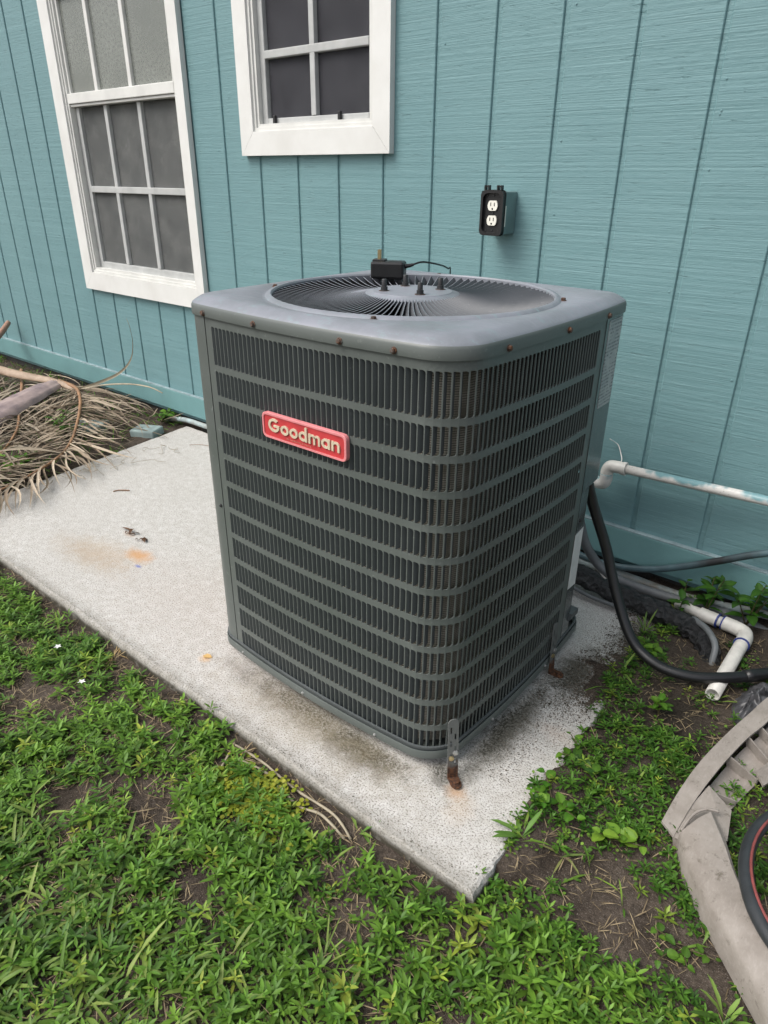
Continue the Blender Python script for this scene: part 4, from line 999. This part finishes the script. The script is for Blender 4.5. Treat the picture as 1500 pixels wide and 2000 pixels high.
def sprigs(P, hmin, hmax, lmin, lmax, c1=G1, c2=G2):
    n = len(P); sets = []; h = rng.uniform(hmin, hmax, n); yaw0 = rng.random(n)*6.283; lean = rng.random(n)*6.283; la = rng.uniform(0, .6, n)*h
    size = rng.uniform(lmin, lmax, n); base = gcol(n, c1, c2)
    yl = rng.random(n) < .09; base[yl] = gcol(yl.sum(), G2, GY)
    pt_ = (vnoise(P[:, 0], P[:, 1], 4)-.5)[:, None]; base = base*(1+.35*pt_)+np.array([.02, .01, .0])*np.clip(pt_, 0, 1)
    for w_ in range(3):
        f = (w_+1)/3; Pw = P.copy(); Pw[:, 0] += np.cos(lean)*la*f; Pw[:, 1] += np.sin(lean)*la*f; Pw[:, 2] += h*f
        for k in range(3 if w_ < 2 else 4):
            m = rng.random(n) < .93; q = Pw[m]; nn = len(q)
            yaw = yaw0[m]+w_*1.05+k*(2.094 if w_ < 2 else 1.571)+rng.normal(0, .28, nn)
            el = rng.uniform(.02, .5, nn)+.28*(w_ == 2); L = size[m]*rng.uniform(.75, 1.15, nn)*(1 if w_ < 2 else .72)
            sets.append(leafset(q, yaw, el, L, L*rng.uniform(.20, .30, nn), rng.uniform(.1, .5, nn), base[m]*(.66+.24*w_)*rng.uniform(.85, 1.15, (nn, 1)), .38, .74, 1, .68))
    return sets
def blades(P, lmin, lmax, wmin, wmax, c1, c2, per=4, el0=.25, el1=1.1, dr=(.4, 1.3)):
    sets = []
    for k in range(per):
        n = len(P); q = P+np.stack([rng.normal(0, .006, n), rng.normal(0, .006, n), np.zeros(n)], -1)
        L = rng.uniform(lmin, lmax, n); sets.append(leafset(q, rng.random(n)*6.283, rng.uniform(el0, el1, n), L, rng.uniform(wmin, wmax, n), rng.uniform(*dr, n), gcol(n, c1, c2), .4, .78, 1, .72, .3))
    return sets
# low leafy weeds
Pf = scatter(10500, (-.35, 2.9, -2.3, -1.2)); Pr = scatter(3400, RIGHT)
o = mesh_np('leafy_weeds', *cat(sprigs(Pf, .006, .034, .018, .037)+sprigs(Pr, .006, .026, .014, .026, (.035, .105, .010), (.085, .19, .02))), 'leaf')
tag(o, 'low leafy green weeds carpeting the ground in front of the pad', 'weeds', kind='stuff')
# tiny round-leaved creeper
def creeper(P):
    sets = []; n = len(P)
    for k in range(4):
        q = P+np.stack([rng.normal(0, .010, n), rng.normal(0, .010, n), rng.uniform(.002, .012, n)], -1)
        L = rng.uniform(.004, .0095, n); sets.append(leafset(q, rng.random(n)*6.283, rng.uniform(-.1, .5, n), L, L*rng.uniform(.55, .95, n), rng.uniform(0, .4, n), gcol(n, (.055, .13, .015), (.16, .27, .035), .3), .35, .75, 1, .85, .15))
    return sets
Pc = np.concatenate([scatter(15000, (-.35, 2.8, -2.2, -1.2)), scatter(2600, (1.98, 2.8, -1.22, -.05), power=.7)])
o = mesh_np('ground_creeper', *cat(creeper(Pc)), 'leaf'); tag(o, 'tiny round-leaved creeping ground cover between the weeds', 'ground cover', kind='stuff')
# yellow-green patch next to the bare strip
Py = np.stack([rng.normal(1.575, .05, 420), rng.normal(-1.345, .028, 420)], -1); Py = np.concatenate([Py, ground_h(Py[:, 0], Py[:, 1])[:, None]], 1)
sets = []
for k in range(5):
    q = Py+np.stack([rng.normal(0, .007, 420), rng.normal(0, .007, 420), rng.uniform(.003, .016, 420)], -1); L = rng.uniform(.006, .012, 420)
    sets.append(leafset(q, rng.random(420)*6.283, rng.uniform(-.1, .5, 420), L, L*.9, rng.uniform(0, .4, 420), gcol(420, (.16, .24, .02), (.34, .34, .035)), .35, .75, 1, .85, .15))
o = mesh_np('yellow_creeper', *cat(sets), 'leaf'); tag(o, 'yellow-green creeping patch beside the bare strip of soil', 'ground cover', kind='stuff')
# grass blades
Pg = np.concatenate([scatter(1500, (-.35, 2.9, -2.3, -1.21)), scatter(140, (2.0, 2.9, -1.22, -.05), power=.5)])
Pg2 = scatter(330, (1.2, 2.0, -2.1, -1.55), power=.5)
Pl = scatter(800, LEFT, False)
o = mesh_np('grass', *cat(blades(Pg, .03, .085, .0028, .006, (.08, .18, .02), (.20, .29, .045), 3)+blades(Pg2, .05, .11, .004, .0085, (.10, .20, .03), (.24, .31, .07), 3, .1, .9)+blades(Pl, .04, .12, .003, .007, (.06, .16, .015), (.14, .25, .03), 3)), 'leaf')
tag(o, 'loose grass blades standing among the weeds', 'grass', kind='stuff')
# dry straw and runners on bare soil
def straw(P, lmin, lmax, c1=(.13, .09, .055), c2=(.36, .28, .17), per=3):
    sets = []
    for k in range(per):
        n = len(P); q = P.copy(); q[:, 2] += rng.uniform(.001, .008, n); L = rng.uniform(lmin, lmax, n)
        sets.append(leafset(q, rng.random(n)*6.283, rng.normal(.05, .14, n), L, rng.uniform(.0007, .0021, n), rng.uniform(-.1, .35, n), gcol(n, c1, c2), .3, .7, 1, .9, .4))
    return sets
def barepts(n):
    x = rng.uniform(-.3, 2.7, n); y = rng.uniform(-1.75, -.1, n); k = ~on_slab(x, y, .0); k &= (rng.random(n) > density(x, y)*.9)
    return np.stack([x[k], y[k], ground_h(x[k], y[k])], -1)
o = mesh_np('dry_straw', *cat(straw(barepts(7000), .008, .042)+straw(scatter(2600, (-.3, 2.6, -2.2, -1.25), False), .015, .055)+straw(scatter(500, LEFT, False), .05, .16, (.14, .10, .06), (.38, .30, .19))), 'straw')
tag(o, 'dead straw and grass clippings strewn over the bare soil', 'straw', kind='stuff')
# soil crumbs washed on the slab
def crumbs(n):
    x = np.concatenate([rng.normal(1.985, .035, n), rng.uniform(.2, 2.03, n//8), rng.normal(1.95, .03, n//2)]); y = np.concatenate([rng.uniform(-.75, -.1, n), -1.238+abs(rng.normal(0, .012, n//8)), rng.uniform(-1.0, -.3, n//2)])
    k = on_slab(x, y, -.012); P = np.stack([x[k], y[k], np.full(k.sum(), .0008)], -1); m = len(P); s = rng.uniform(.001, .0034, m)
    return [leafset(P, rng.random(m)*6.283, np.zeros(m), s, s*.8, np.zeros(m), gcol(m, (.05, .038, .028), (.16, .12, .09), .3), .3, .7, 1, .9, .6)]
def margin(n):
    x = rng.uniform(1.84, 2.05, n); y = rng.uniform(-.74, -.03, n); wob = (vnoise(x, y, 14)-.5)*.09+(vnoise(x, y, 40)-.5)*.05+(vnoise(x, y, 90)-.5)*.03
    m_ = sstep(1.86, 1.985, x+wob)*sstep(-.74, -.60, y+wob); k = on_slab(x, y, -.01) & (rng.random(n) < m_**2.2*.9)
    P = np.stack([x[k], y[k], np.full(k.sum(), .0006)], -1); m = len(P); s_ = rng.uniform(.0015, .0062, m)
    return [leafset(P, rng.random(m)*6.283, np.zeros(m), s_, s_*.85, np.zeros(m), gcol(m, (.045, .035, .026), (.13, .10, .08), .3), .3, .7, 1, .9, .7)]
_crumbs = crumbs
crumbs = lambda n: _crumbs(n)+margin(9000)
o = mesh_np('soil_crumbs', *cat(crumbs(2600)), 'straw'); tag(o, 'dark soil crumbs spilled over the slab edge', 'soil', kind='stuff')

def bigleaf(P, yaw, el, L, Wd, droop, col, n=8):
    d = np.array([math.cos(yaw), math.sin(yaw)]); sd = np.array([-d[1], d[0]]); V, C = [], []
    tw = random.uniform(-.25, .25)
    for i in range(n+1):
        t = i/n; w_ = Wd*.5*(math.sin(math.pi*min(1, t**.72)))**.85*(1.0 if t < .95 else .6); r = L*t*math.cos(el); z = L*(t*math.sin(el)-droop*t*t*.5)
        for k in (-2, -1, 0, 1, 2):
            q = w_*k/2; lift = abs(k)/2*w_*.45-(abs(k) == 2)*w_*.10+.06*w_*math.sin(i*2.1+k)
            V.append((P[0]+d[0]*r+sd[0]*q, P[1]+d[1]*r+sd[1]*q, P[2]+z+lift+tw*q)); C.append(np.array(col)*(1.22 if k == 0 else 1.0-.05*abs(k)+.06*((i+k) % 2)))
    T = []
    for i in range(n):
        for k in range(4):
            a = i*5+k; T += [(a, a+1, a+6), (a, a+6, a+5)]
    return np.array(V), np.array(T), np.clip(np.array(C), 0, 1)
# individual plants one can pick out
def plant(name, label, x, y, stems, leafL, leafW, c1, c2, h, group=None, z=None, spread=.02, per=8, dark_stem=(.12, .10, .05)):
    z0 = float(ground_h(x, y)) if z is None else z
    p = thing(name, label, 'plant', (x, y, z0), 0, group)
    for s in range(stems):
        a = random.uniform(0, 6.283); hh = h*random.uniform(.65, 1.1); top = Vector((math.cos(a)*spread*random.uniform(.4, 1.6), math.sin(a)*spread*random.uniform(.4, 1.6), hh))
        sp = spline([(0, 0, -.005), tuple(top*.5+Vector((0, 0, hh*.08))), tuple(top)], 4)
        v, f = tube(sp, lambda t: .0022*(1-.6*t), 5); T = np.array([t for q in f for t in ([q[:3], (q[0], q[2], q[3])] if len(q) == 4 else [(q[0], q[i], q[i+1]) for i in range(1, len(q)-1)])])
        mesh_np('stem', np.array([tuple(q) for q in v]), T, np.tile(np.array(dark_stem), (len(v), 1)), 'leaf', p)
        for k in range(per):
            t = .25+.75*(k+1)/per; q = sp[min(len(sp)-1, int(t*(len(sp)-1)))]
            L = leafL*random.uniform(.7, 1.15)*(1.1-.45*(t > .9)); one = np.ones(1)
            v, T, c = bigleaf(tuple(q), k*2.4+a+random.uniform(-.3, .3), random.uniform(-.05, .38) if leafW > .5 else random.uniform(.05, .6), L, L*leafW, random.uniform(.1, .7), gcol(1, c1, c2, .25)[0])
            mesh_np('leaf', v, T, c, 'leaf', p)
    return p
BD1, BD2 = (.05, .15, .012), (.13, .26, .022); DK1, DK2 = (.03, .085, .012), (.075, .16, .02)
plant('broadleaf_weed', 'broadleaf weed clump with heart-shaped leaves overhanging the slab edge', 2.075, -.975, 6, .027, .72, BD1, BD2, .022, spread=.055, per=4)
plant('broadleaf_weed', 'bright broadleaf weed with two large pale leaves left of the chair', 2.185, -.965, 3, .036, .70, (.10, .22, .02), (.18, .30, .03), .030, spread=.045, per=3)
plant('broadleaf_weed', 'dark green weed clump hugging the bend of the slab edge', 2.085, -.83, 6, .027, .6, DK1, BD2, .024, spread=.05, per=4)
plant('wall_weed', 'leafy weed with a pale flower head growing at the foot of the wall', 2.105, -.10, 3, .055, .42, DK1, BD1, .15, spread=.045, per=8)
plant('wall_weed', 'bushy dark weed under the black cable at the right edge', 2.21, -.06, 5, .052, .42, DK1, BD1, .16, spread=.06, per=8)
plant('wall_weed', 'small weed sprouting beside the grey conduit', 2.045, -.125, 2, .040, .45, DK1, BD1, .085, spread=.03, per=6)
plant('seedling', 'young weed sprout on bare soil right of the slab', 2.15, -.585, 2, .030, .5, BD1, BD2, .05, spread=.015, per=6)
plant('seedling', 'small leafy sprout beside the wrapped line', 2.05, -.345, 4, .026, .7, DK1, BD2, .025, spread=.04, per=5)
plant('seedling', 'small leafy sprout under the drain pipe opening', 2.33, -.28, 4, .026, .7, BD1, BD2, .025, spread=.04, per=5)
plant('seedling', 'leafy sprout growing through the gap at the chair leg', 2.37, -1.085, 4, .020, .7, DK1, BD2, .018, spread=.045, per=4)
plant('seedling', 'leafy weed rooted beside the pale blue pipe behind the pad', -.62, -.07, 5, .035, .7, BD1, BD2, .06, spread=.06, per=6)
plant('broadleaf_weed', 'bright pale-leaved weed in the lawn below the pad edge', 1.50, -1.40, 5, .028, .75, BD1, (.20, .32, .03), .03, spread=.04, per=5)
plant('lawn_weed', 'leafy clump growing through the fallen palm fronds', -.78, -.50, 9, .05, .3, BD1, BD2, .10, spread=.09, per=7)
plant('lawn_weed', 'grassy weed at the left frame edge below the fronds', -.48, -.93, 9, .06, .22, BD1, BD2, .07, spread=.09, per=6)
def tuft(label, x, y, n, L, Wd, c1, c2, el=(.2, 1.2), z=None):
    z0 = float(ground_h(x, y)) if z is None else z; p = thing('grass_tuft', label, 'grass', (x, y, z0), 0, 'grass tufts by the slab')
    for k in range(n):
        one = np.ones(1); l = L*random.uniform(.6, 1.15); v, T, c = leafset(np.array([(random.gauss(0, .004), random.gauss(0, .004), 0)]), one*random.uniform(0, 6.283), one*random.uniform(*el), one*l, one*Wd*random.uniform(.7, 1.1), one*random.uniform(.2, 1.0), gcol(1, c1, c2), .4, .78, 1, .75, .35)
        mesh_np('blade', v, T, c, 'leaf', p)
GT1, GT2 = (.09, .20, .03), (.20, .30, .06)
tuft('broad grass tuft spilling over the right slab edge near the tip', 2.065, -1.085, 7, .075, .0095, GT1, (.16, .28, .06), (.05, .7))
tuft('tall grass sprout at the soil edge behind the rear strap', 2.02, -.50, 4, .085, .008, GT1, GT2, (.5, 1.3))
tuft('pale grass stem leaning between condenser and wrapped line', 2.0, -.29, 6, .10, .006, GT1, (.28, .32, .08), (.4, 1.2))
tuft('grass blades poking over the slab front edge', 1.80, -1.262, 4, .06, .008, GT1, GT2, (.3, 1.0))
tuft('broad grass tuft beside the chair leg at bottom right', 2.46, -1.16, 8, .085, .0085, GT1, GT2, (.4, 1.3))
tuft('grass tuft on bare soil right of the slab tip', 2.14, -1.06, 9, .06, .006, (.10, .17, .04), (.28, .27, .10), (.05, .7))
tuft('wispy grass tuft in front of the chair rim', 2.24, -.74, 14, .07, .0035, DK1, GT2, (.4, 1.3))
tuft('thin grass tuft on dark soil by the bag', 2.20, -.66, 8, .06, .004, DK1, GT2, (.2, 1.0))
tuft('straw coloured dead tuft at the slab front edge', 1.47, -1.285, 18, .05, .003, (.30, .22, .12), (.48, .38, .24), (.05, .9))
tuft('dead tan tuft lying against the slab edge on the left', .93, -1.275, 22, .05, .003, (.36, .24, .10), (.50, .38, .20), (.0, .7))
tuft('seed-head grass stalk standing in the lawn', 1.92, -1.48, 6, .075, .004, GT1, (.34, .36, .10), (.4, 1.4))
tuft('brown dead clump in the lawn centre', 1.62, -1.60, 26, .03, .003, (.20, .17, .08), (.38, .30, .16), (.1, 1.3))
tuft('brown dried seed clump at the lower left of the lawn', 1.72, -1.70, 40, .022, .0025, (.22, .18, .09), (.40, .33, .18), (.3, 1.4))
tuft('pale broken straw tuft at the left frame edge of the lawn', 1.36, -1.74, 14, .07, .004, (.28, .24, .10), (.44, .38, .20), (.0, .5))
tuft('dead tan tuft beside the bare patch at far left', .74, -1.42, 22, .05, .003, (.34, .26, .10), (.48, .38, .20), (.0, .9))
# woody runners along the bare strip
for k, (pp, lab) in enumerate([([(1.42, -1.275), (1.52, -1.268), (1.63, -1.272), (1.74, -1.268), (1.80, -1.285)], 'upper dry runner stem lying along the slab front edge'),
                  ([(1.46, -1.30), (1.56, -1.285), (1.66, -1.298), (1.72, -1.285), (1.79, -1.292)], 'lower dry runner stem lying along the slab front edge'),
                  ([(1.43, -1.27), (1.455, -1.31), (1.47, -1.35)], 'short dry stem crossing the bare soil')]):
    tag(obj('dry_runner', tube(spline([(x, y, float(ground_h(x, y))+.006+.004*(i % 2)) for i, (x, y) in enumerate(pp)], 6), .0028, 6, True, 1, .2), 'greyblade', None, True), lab, 'stem', 'dry runner stems')

# ------------------------------------------------------------------ fallen palm frond and debris (left)
def leaflet(name, par, root, tip, sag, wd, col, n=7):
    root, tip = Vector(root), Vector(tip); side = (tip-root).cross(Vector((0, 0, 1))); side.normalize(); V, T = [], []
    w0 = random.uniform(-.25, .25)*(tip-root).length; tw_ = random.uniform(-1.2, 1.2)
    for k in range(n+1):
        t = k/n; p = root.lerp(tip, t)+Vector((0, 0, sag*math.sin(math.pi*t)))+side*(w0*math.sin(math.pi*t)*t)
        q = wd*(.55+.9*t*(1-t)*2)*(1-t**4); a = tw_*t; s_ = side*math.cos(a)+Vector((0, 0, 1))*math.sin(a)
        V += [p-s_*q, p+Vector((0, 0, -q*.5)), p+s_*q]
    for k in range(n):
        b = 3*k
        for i in (0, 1): T += [(b+i, b+i+1, b+i+4), (b+i, b+i+4, b+i+3)]
    return mesh_np(name, np.array([tuple(v) for v in V]), np.array(T), np.tile(col, (len(V), 1)), 'straw', par)
def tan(): return gcol(1, (.20, .145, .10), (.50, .41, .31), .28)[0]
fr = thing('palm_frond', 'dry fallen palm frond fanning its leaflets over the slab corner', 'frond', (-.70, -.47, .0))
Q = lambda x, y, z: Vector((x+.70, y+.47, z))
rach = spline([Q(-1.35, -.22, .11), Q(-1.18, -.216, .10), Q(-1.02, -.28, .09), Q(-.86, -.37, .08), Q(-.69, -.48, .07), Q(-.52, -.60, .06), Q(-.40, -.72, .05), Q(-.32, -.88, .04), Q(-.27, -1.05, .032), Q(-.25, -1.25, .03)], 8)
obj('rachis', tube(rach, lambda t: .011*(1-.75*t), 8), 'rachis', fr, True)
random.seed(21)
for k in range(170):
    t = k/170; i = int((.10+.88*t)*(len(rach)-1)); p = rach[i]; tg = (rach[min(i+1, len(rach)-1)]-rach[i-1]).normalized(); sd = tg.cross(Vector((0, 0, 1))).normalized()
    side = -1 if k % 2 else 1
    ln = random.uniform(.26, .52)*(1.05-.45*t) if side < 0 else random.uniform(.28, .50)*(1.0-.45*t)
    d = (tg*random.uniform(.35, 1.15)-sd*side*random.uniform(.55, 1.0)); d.z = 0; d.normalize()
    e = p+d*ln; w_ = e+Vector((-.70, -.47, 0))
    if w_.y > -.03: e.y += -.03-w_.y+random.uniform(-.05, 0)
    e.z = random.uniform(.004, .035) if random.random() < .8 else random.uniform(.04, .11)
    leaflet('leaflet', fr, p+Vector((0, 0, random.uniform(-.004, .006))), e, random.uniform(-.005, .045), random.uniform(.0035, .0075), tan())
# curled thread-like tips
for k in range(18):
    x = random.uniform(-.34, -.22); y = -.28-random.uniform(0, .65); pts = [(0, 0, .012)]
    for j in range(5): pts.append((pts[-1][0]+random.gauss(.006, .022), pts[-1][1]+random.gauss(-.004, .022), random.uniform(.003, .02)))
    obj('curled_tip', tube(spline([Vector(q)+Q(x, y, 0) for q in pts], 4), .0009, 5), 'greyblade', fr, True)
f2 = thing('palm_frond', 'older greyish palm frond lying in the weeds along the left frame edge', 'frond', (-1.3, -.5, 0))
Q2 = lambda x, y, z: Vector((x+1.3, y+.5, z))
rc2 = spline([Q2(-1.9, -.18, .07), Q2(-1.55, -.34, .07), Q2(-1.2, -.52, .06), Q2(-.85, -.70, .05), Q2(-.55, -.95, .04), Q2(-.42, -1.15, .03)], 8)
obj('rachis', tube(rc2, lambda t: .011*(1-.7*t), 8), 'rachis', f2, True)
for k in range(120):
    t = k/120; i = int((.05+.93*t)*(len(rc2)-1)); p = rc2[i]; tg = (rc2[min(i+1, len(rc2)-1)]-rc2[max(0, i-1)]).normalized(); sd = tg.cross(Vector((0, 0, 1))).normalized(); side = -1 if k % 2 else 1
    d = (tg*random.uniform(.4, 1.3)-sd*side*random.uniform(.5, 1.0)); d.z = 0; d.normalize(); e = p+d*random.uniform(.22, .45)*(1.1-.4*t)
    if e.y-.5 > -.03: e.y = .47-random.uniform(0, .08)
    e.z = random.uniform(.0, .05); leaflet('leaflet', f2, p, e, random.uniform(-.01, .05), random.uniform(.0035, .007), tan()*np.array([.85, .88, .9]))
pile = thing('leaflet_pile', 'tangle of loose dry leaflets heaped between wall and slab', 'leaf litter', (-.9, -.35, 0))
for k in range(150):
    x = random.uniform(-1.9, -.50); y = random.uniform(-.75, -.06)
    if x > -.50+(-y)*.12: continue
    a = random.gauss(-.5, .8); ln = random.uniform(.12, .36); q0 = Vector((x+.9, y+.35, random.uniform(.005, .09))); q1 = q0+Vector((math.cos(a)*ln, math.sin(a)*ln, 0)); q1.z = random.uniform(0, .08)
    if q1.y-.35 > -.03: q1.y = .31
    leaflet('leaflet', pile, q0, q1, random.uniform(-.01, .05), random.uniform(.002, .0055), tan()*random.uniform(.55, 1.1))
# upright curling blade against the wall and a knotted bundle
bl = thing('dry_leaf_blade', 'long dry palm leaflet curling up against the teal wall', 'leaf', (-1.2, -.2, .08))
pts = spline([(0, 0, 0), (.16, .045, .06), (.31, .09, .13), (.40, .115, .21), (.435, .12, .30), (.42, .125, .38), (.40, .125, .42)], 6); V, F = [], []
for i, p in enumerate(pts):
    t = i/(len(pts)-1); q = .0085*(1-t)**.7+.0012; V += [p+Vector((0, -.25*q, q)), p+Vector((.2*q, .3*q, 0)), p-Vector((0, .1*q, q))]
F = [(3*i+k, 3*i+k+1, 3*i+4+k, 3*i+3+k) for i in range(len(pts)-1) for k in (0, 1)]
obj('blade', (V, F), 'greyblade', bl, True)
obj('blade', tube(spline([(.0, .0, 0), (.18, .05, .05), (.38, .09, .085), (.56, .10, .10), (.66, .11, .085)], 6), lambda t: .006*(1-.75*t)+.001, 6, True, .4), 'greyblade', bl, True)
obj('blade', tube(spline([(.0, .0, 0), (-.06, -.10, -.01), (-.02, -.26, -.03), (.03, -.34, -.05)], 6), lambda t: .007*(1-.75*t)+.001, 6, True, .4), 'greyblade', bl, True)
def sheath():
    pth = spline([(-1.00, -.86, .055), (-1.10, -.70, .075), (-1.20, -.52, .09), (-1.29, -.35, .105), (-1.36, -.235, .108), (-1.40, -.18, .10)], 6); V, n = [], 13
    for i, p in enumerate(pth):
        t = i/(len(pth)-1); tg = (pth[min(i+1, len(pth)-1)]-pth[max(i-1, 0)]).normalized(); sd = tg.cross(Vector((0, 0, 1))).normalized(); w_ = .085*(1-.85*t**2.5)+.004
        for k in range(n):
            a = math.pi*(k/(n-1)); rip = .004*math.sin(k*2.3+i*.15)+.005*mnoise.noise(Vector((k*.9, i*.25, 3)))
            V.append(p+sd*(math.cos(a)*w_)+Vector((0, 0, math.sin(a)*w_*.55-.02+rip)))
    m = len(pth); F = [(i*n+k, i*n+k+1, (i+1)*n+k+1, (i+1)*n+k) for i in range(m-1) for k in range(n-1)]
    F += [tuple(range((m-1)*n, m*n))]
    return V, F
tag(obj('palm_sheath', sheath(), 'boot', None, True), 'thick purplish palm leaf base resting on the frond pile', 'palm sheath')
tag(obj('palm_stalk', tube(spline([(-2.3, -.42, .12), (-1.9, -.37, .125), (-1.6, -.32, .12), (-1.38, -.25, .11), (-1.2, -.215, .09), (-1.12, -.24, .07)], 7), lambda t: .032*(1-.65*t), 12, True, .45, .06), 'tanstalk', None, True), 'tan palm leaf stalk lying behind the purplish leaf base', 'palm stalk')
tag(obj('palm_stalk', tube(spline([(-1.93, -.52, .06), (-2.04, -.35, .151), (-2.178, -.15, .239), (-2.265, -.045, .288)], 5), lambda t: .030*(1-.35*t), 12, True, .8), 'stick', None, True), 'orange-brown stalk leaning on the wall at the left frame edge', 'palm stalk')
for k, (x, y, sx, sy, r, lab) in enumerate([(-.80, -.36, .16, .10, .5, 'pale teal paver under the middle of the dry frond'), (-.52, -.22, .14, .09, .35, 'pale teal paver half covered near the slab corner')]):
    o = obj('paver', box(-sx/2, sx/2, -sy/2, sy/2, -.03, .022, .008), 'block', None, loc=(x, y, 0)); o.rotation_euler = (R(4), R(-3), r); tag(o, lab, 'paver', 'pavers by the wall')
tag(obj('corner_pipe', tube(spline([(-.62, -.035, .0), (-.52, -.03, .018), (-.44, -.033, .03), (-.3, -.03, .03), (.2, -.03, .028), (1.0, -.03, .03)], 6), .0125, 12), 'pipe_pale', None, True), 'pale blue pipe end lying by the wall at the slab corner', 'pipe')
# small litter on the slab
def litter(name, label, pts, r, mat): tag(obj(name, tube(spline(pts, 5), r, 6, True, .6), mat, None, True), label, 'litter')
litter('twig', 'short dark curved twig on the slab left of the condenser', [(.01, -.72, .003), (.018, -.70, .004), (.05, -.672, .003)], .0032, 'rachis')
litter('twig', 'thin dark stem lying on the slab behind the condenser', [(-.20, -.20, .003), (-.17, -.17, .004), (-.10, -.135, .003)], .0015, 'rachis')
for k, (x, y, lab) in enumerate([(.379, -.879, 'upper brown dried leaf scrap on the slab beside the rust stain'), (.462, -.877, 'lower brown dried leaf scrap on the slab beside the rust stain')]):
    random.seed(40+k); sc = thing('leaf_scrap', lab, 'litter', (x, y, .001))
    for j in range(6):
        a = random.uniform(0, 6.28); leaflet('scrap', sc, (random.gauss(0, .012), random.gauss(0, .009), .002), (random.gauss(0, .02), random.gauss(0, .012), .004), .006, .0055, np.array([.10, .05, .03])*random.uniform(.5, 1.6))
one = np.ones(1); v, T, c = leafset(np.array([(1.140, -1.137, .001)]), one*.4, one*.05, one*.028, one*.018, one*.1, np.array([[.62, .40, .16]]), fold=.3)
tag(mesh_np('fallen_petal', v, T, c, 'straw'), 'small orange dry leaf on the slab in front of the condenser', 'litter')
for k, (x, y) in enumerate([(.80, -1.36), (.99, -1.395)]):
    o = obj('white_flower', ([(0, 0, .012)]+[(.011*math.cos(R(36*j))*(1 if j % 2 else .5), .011*math.sin(R(36*j))*(1 if j % 2 else .5), .014) for j in range(10)], [(0, j+1, (j+1) % 10+1) for j in range(10)]), 'white', None, loc=(x, y, float(ground_h(x, y))+.018))
    tag(o, ['upper tiny white flower in the weeds at far left', 'lower tiny white flower in the weeds at far left'][k], 'flower', 'white flowers in the weeds')
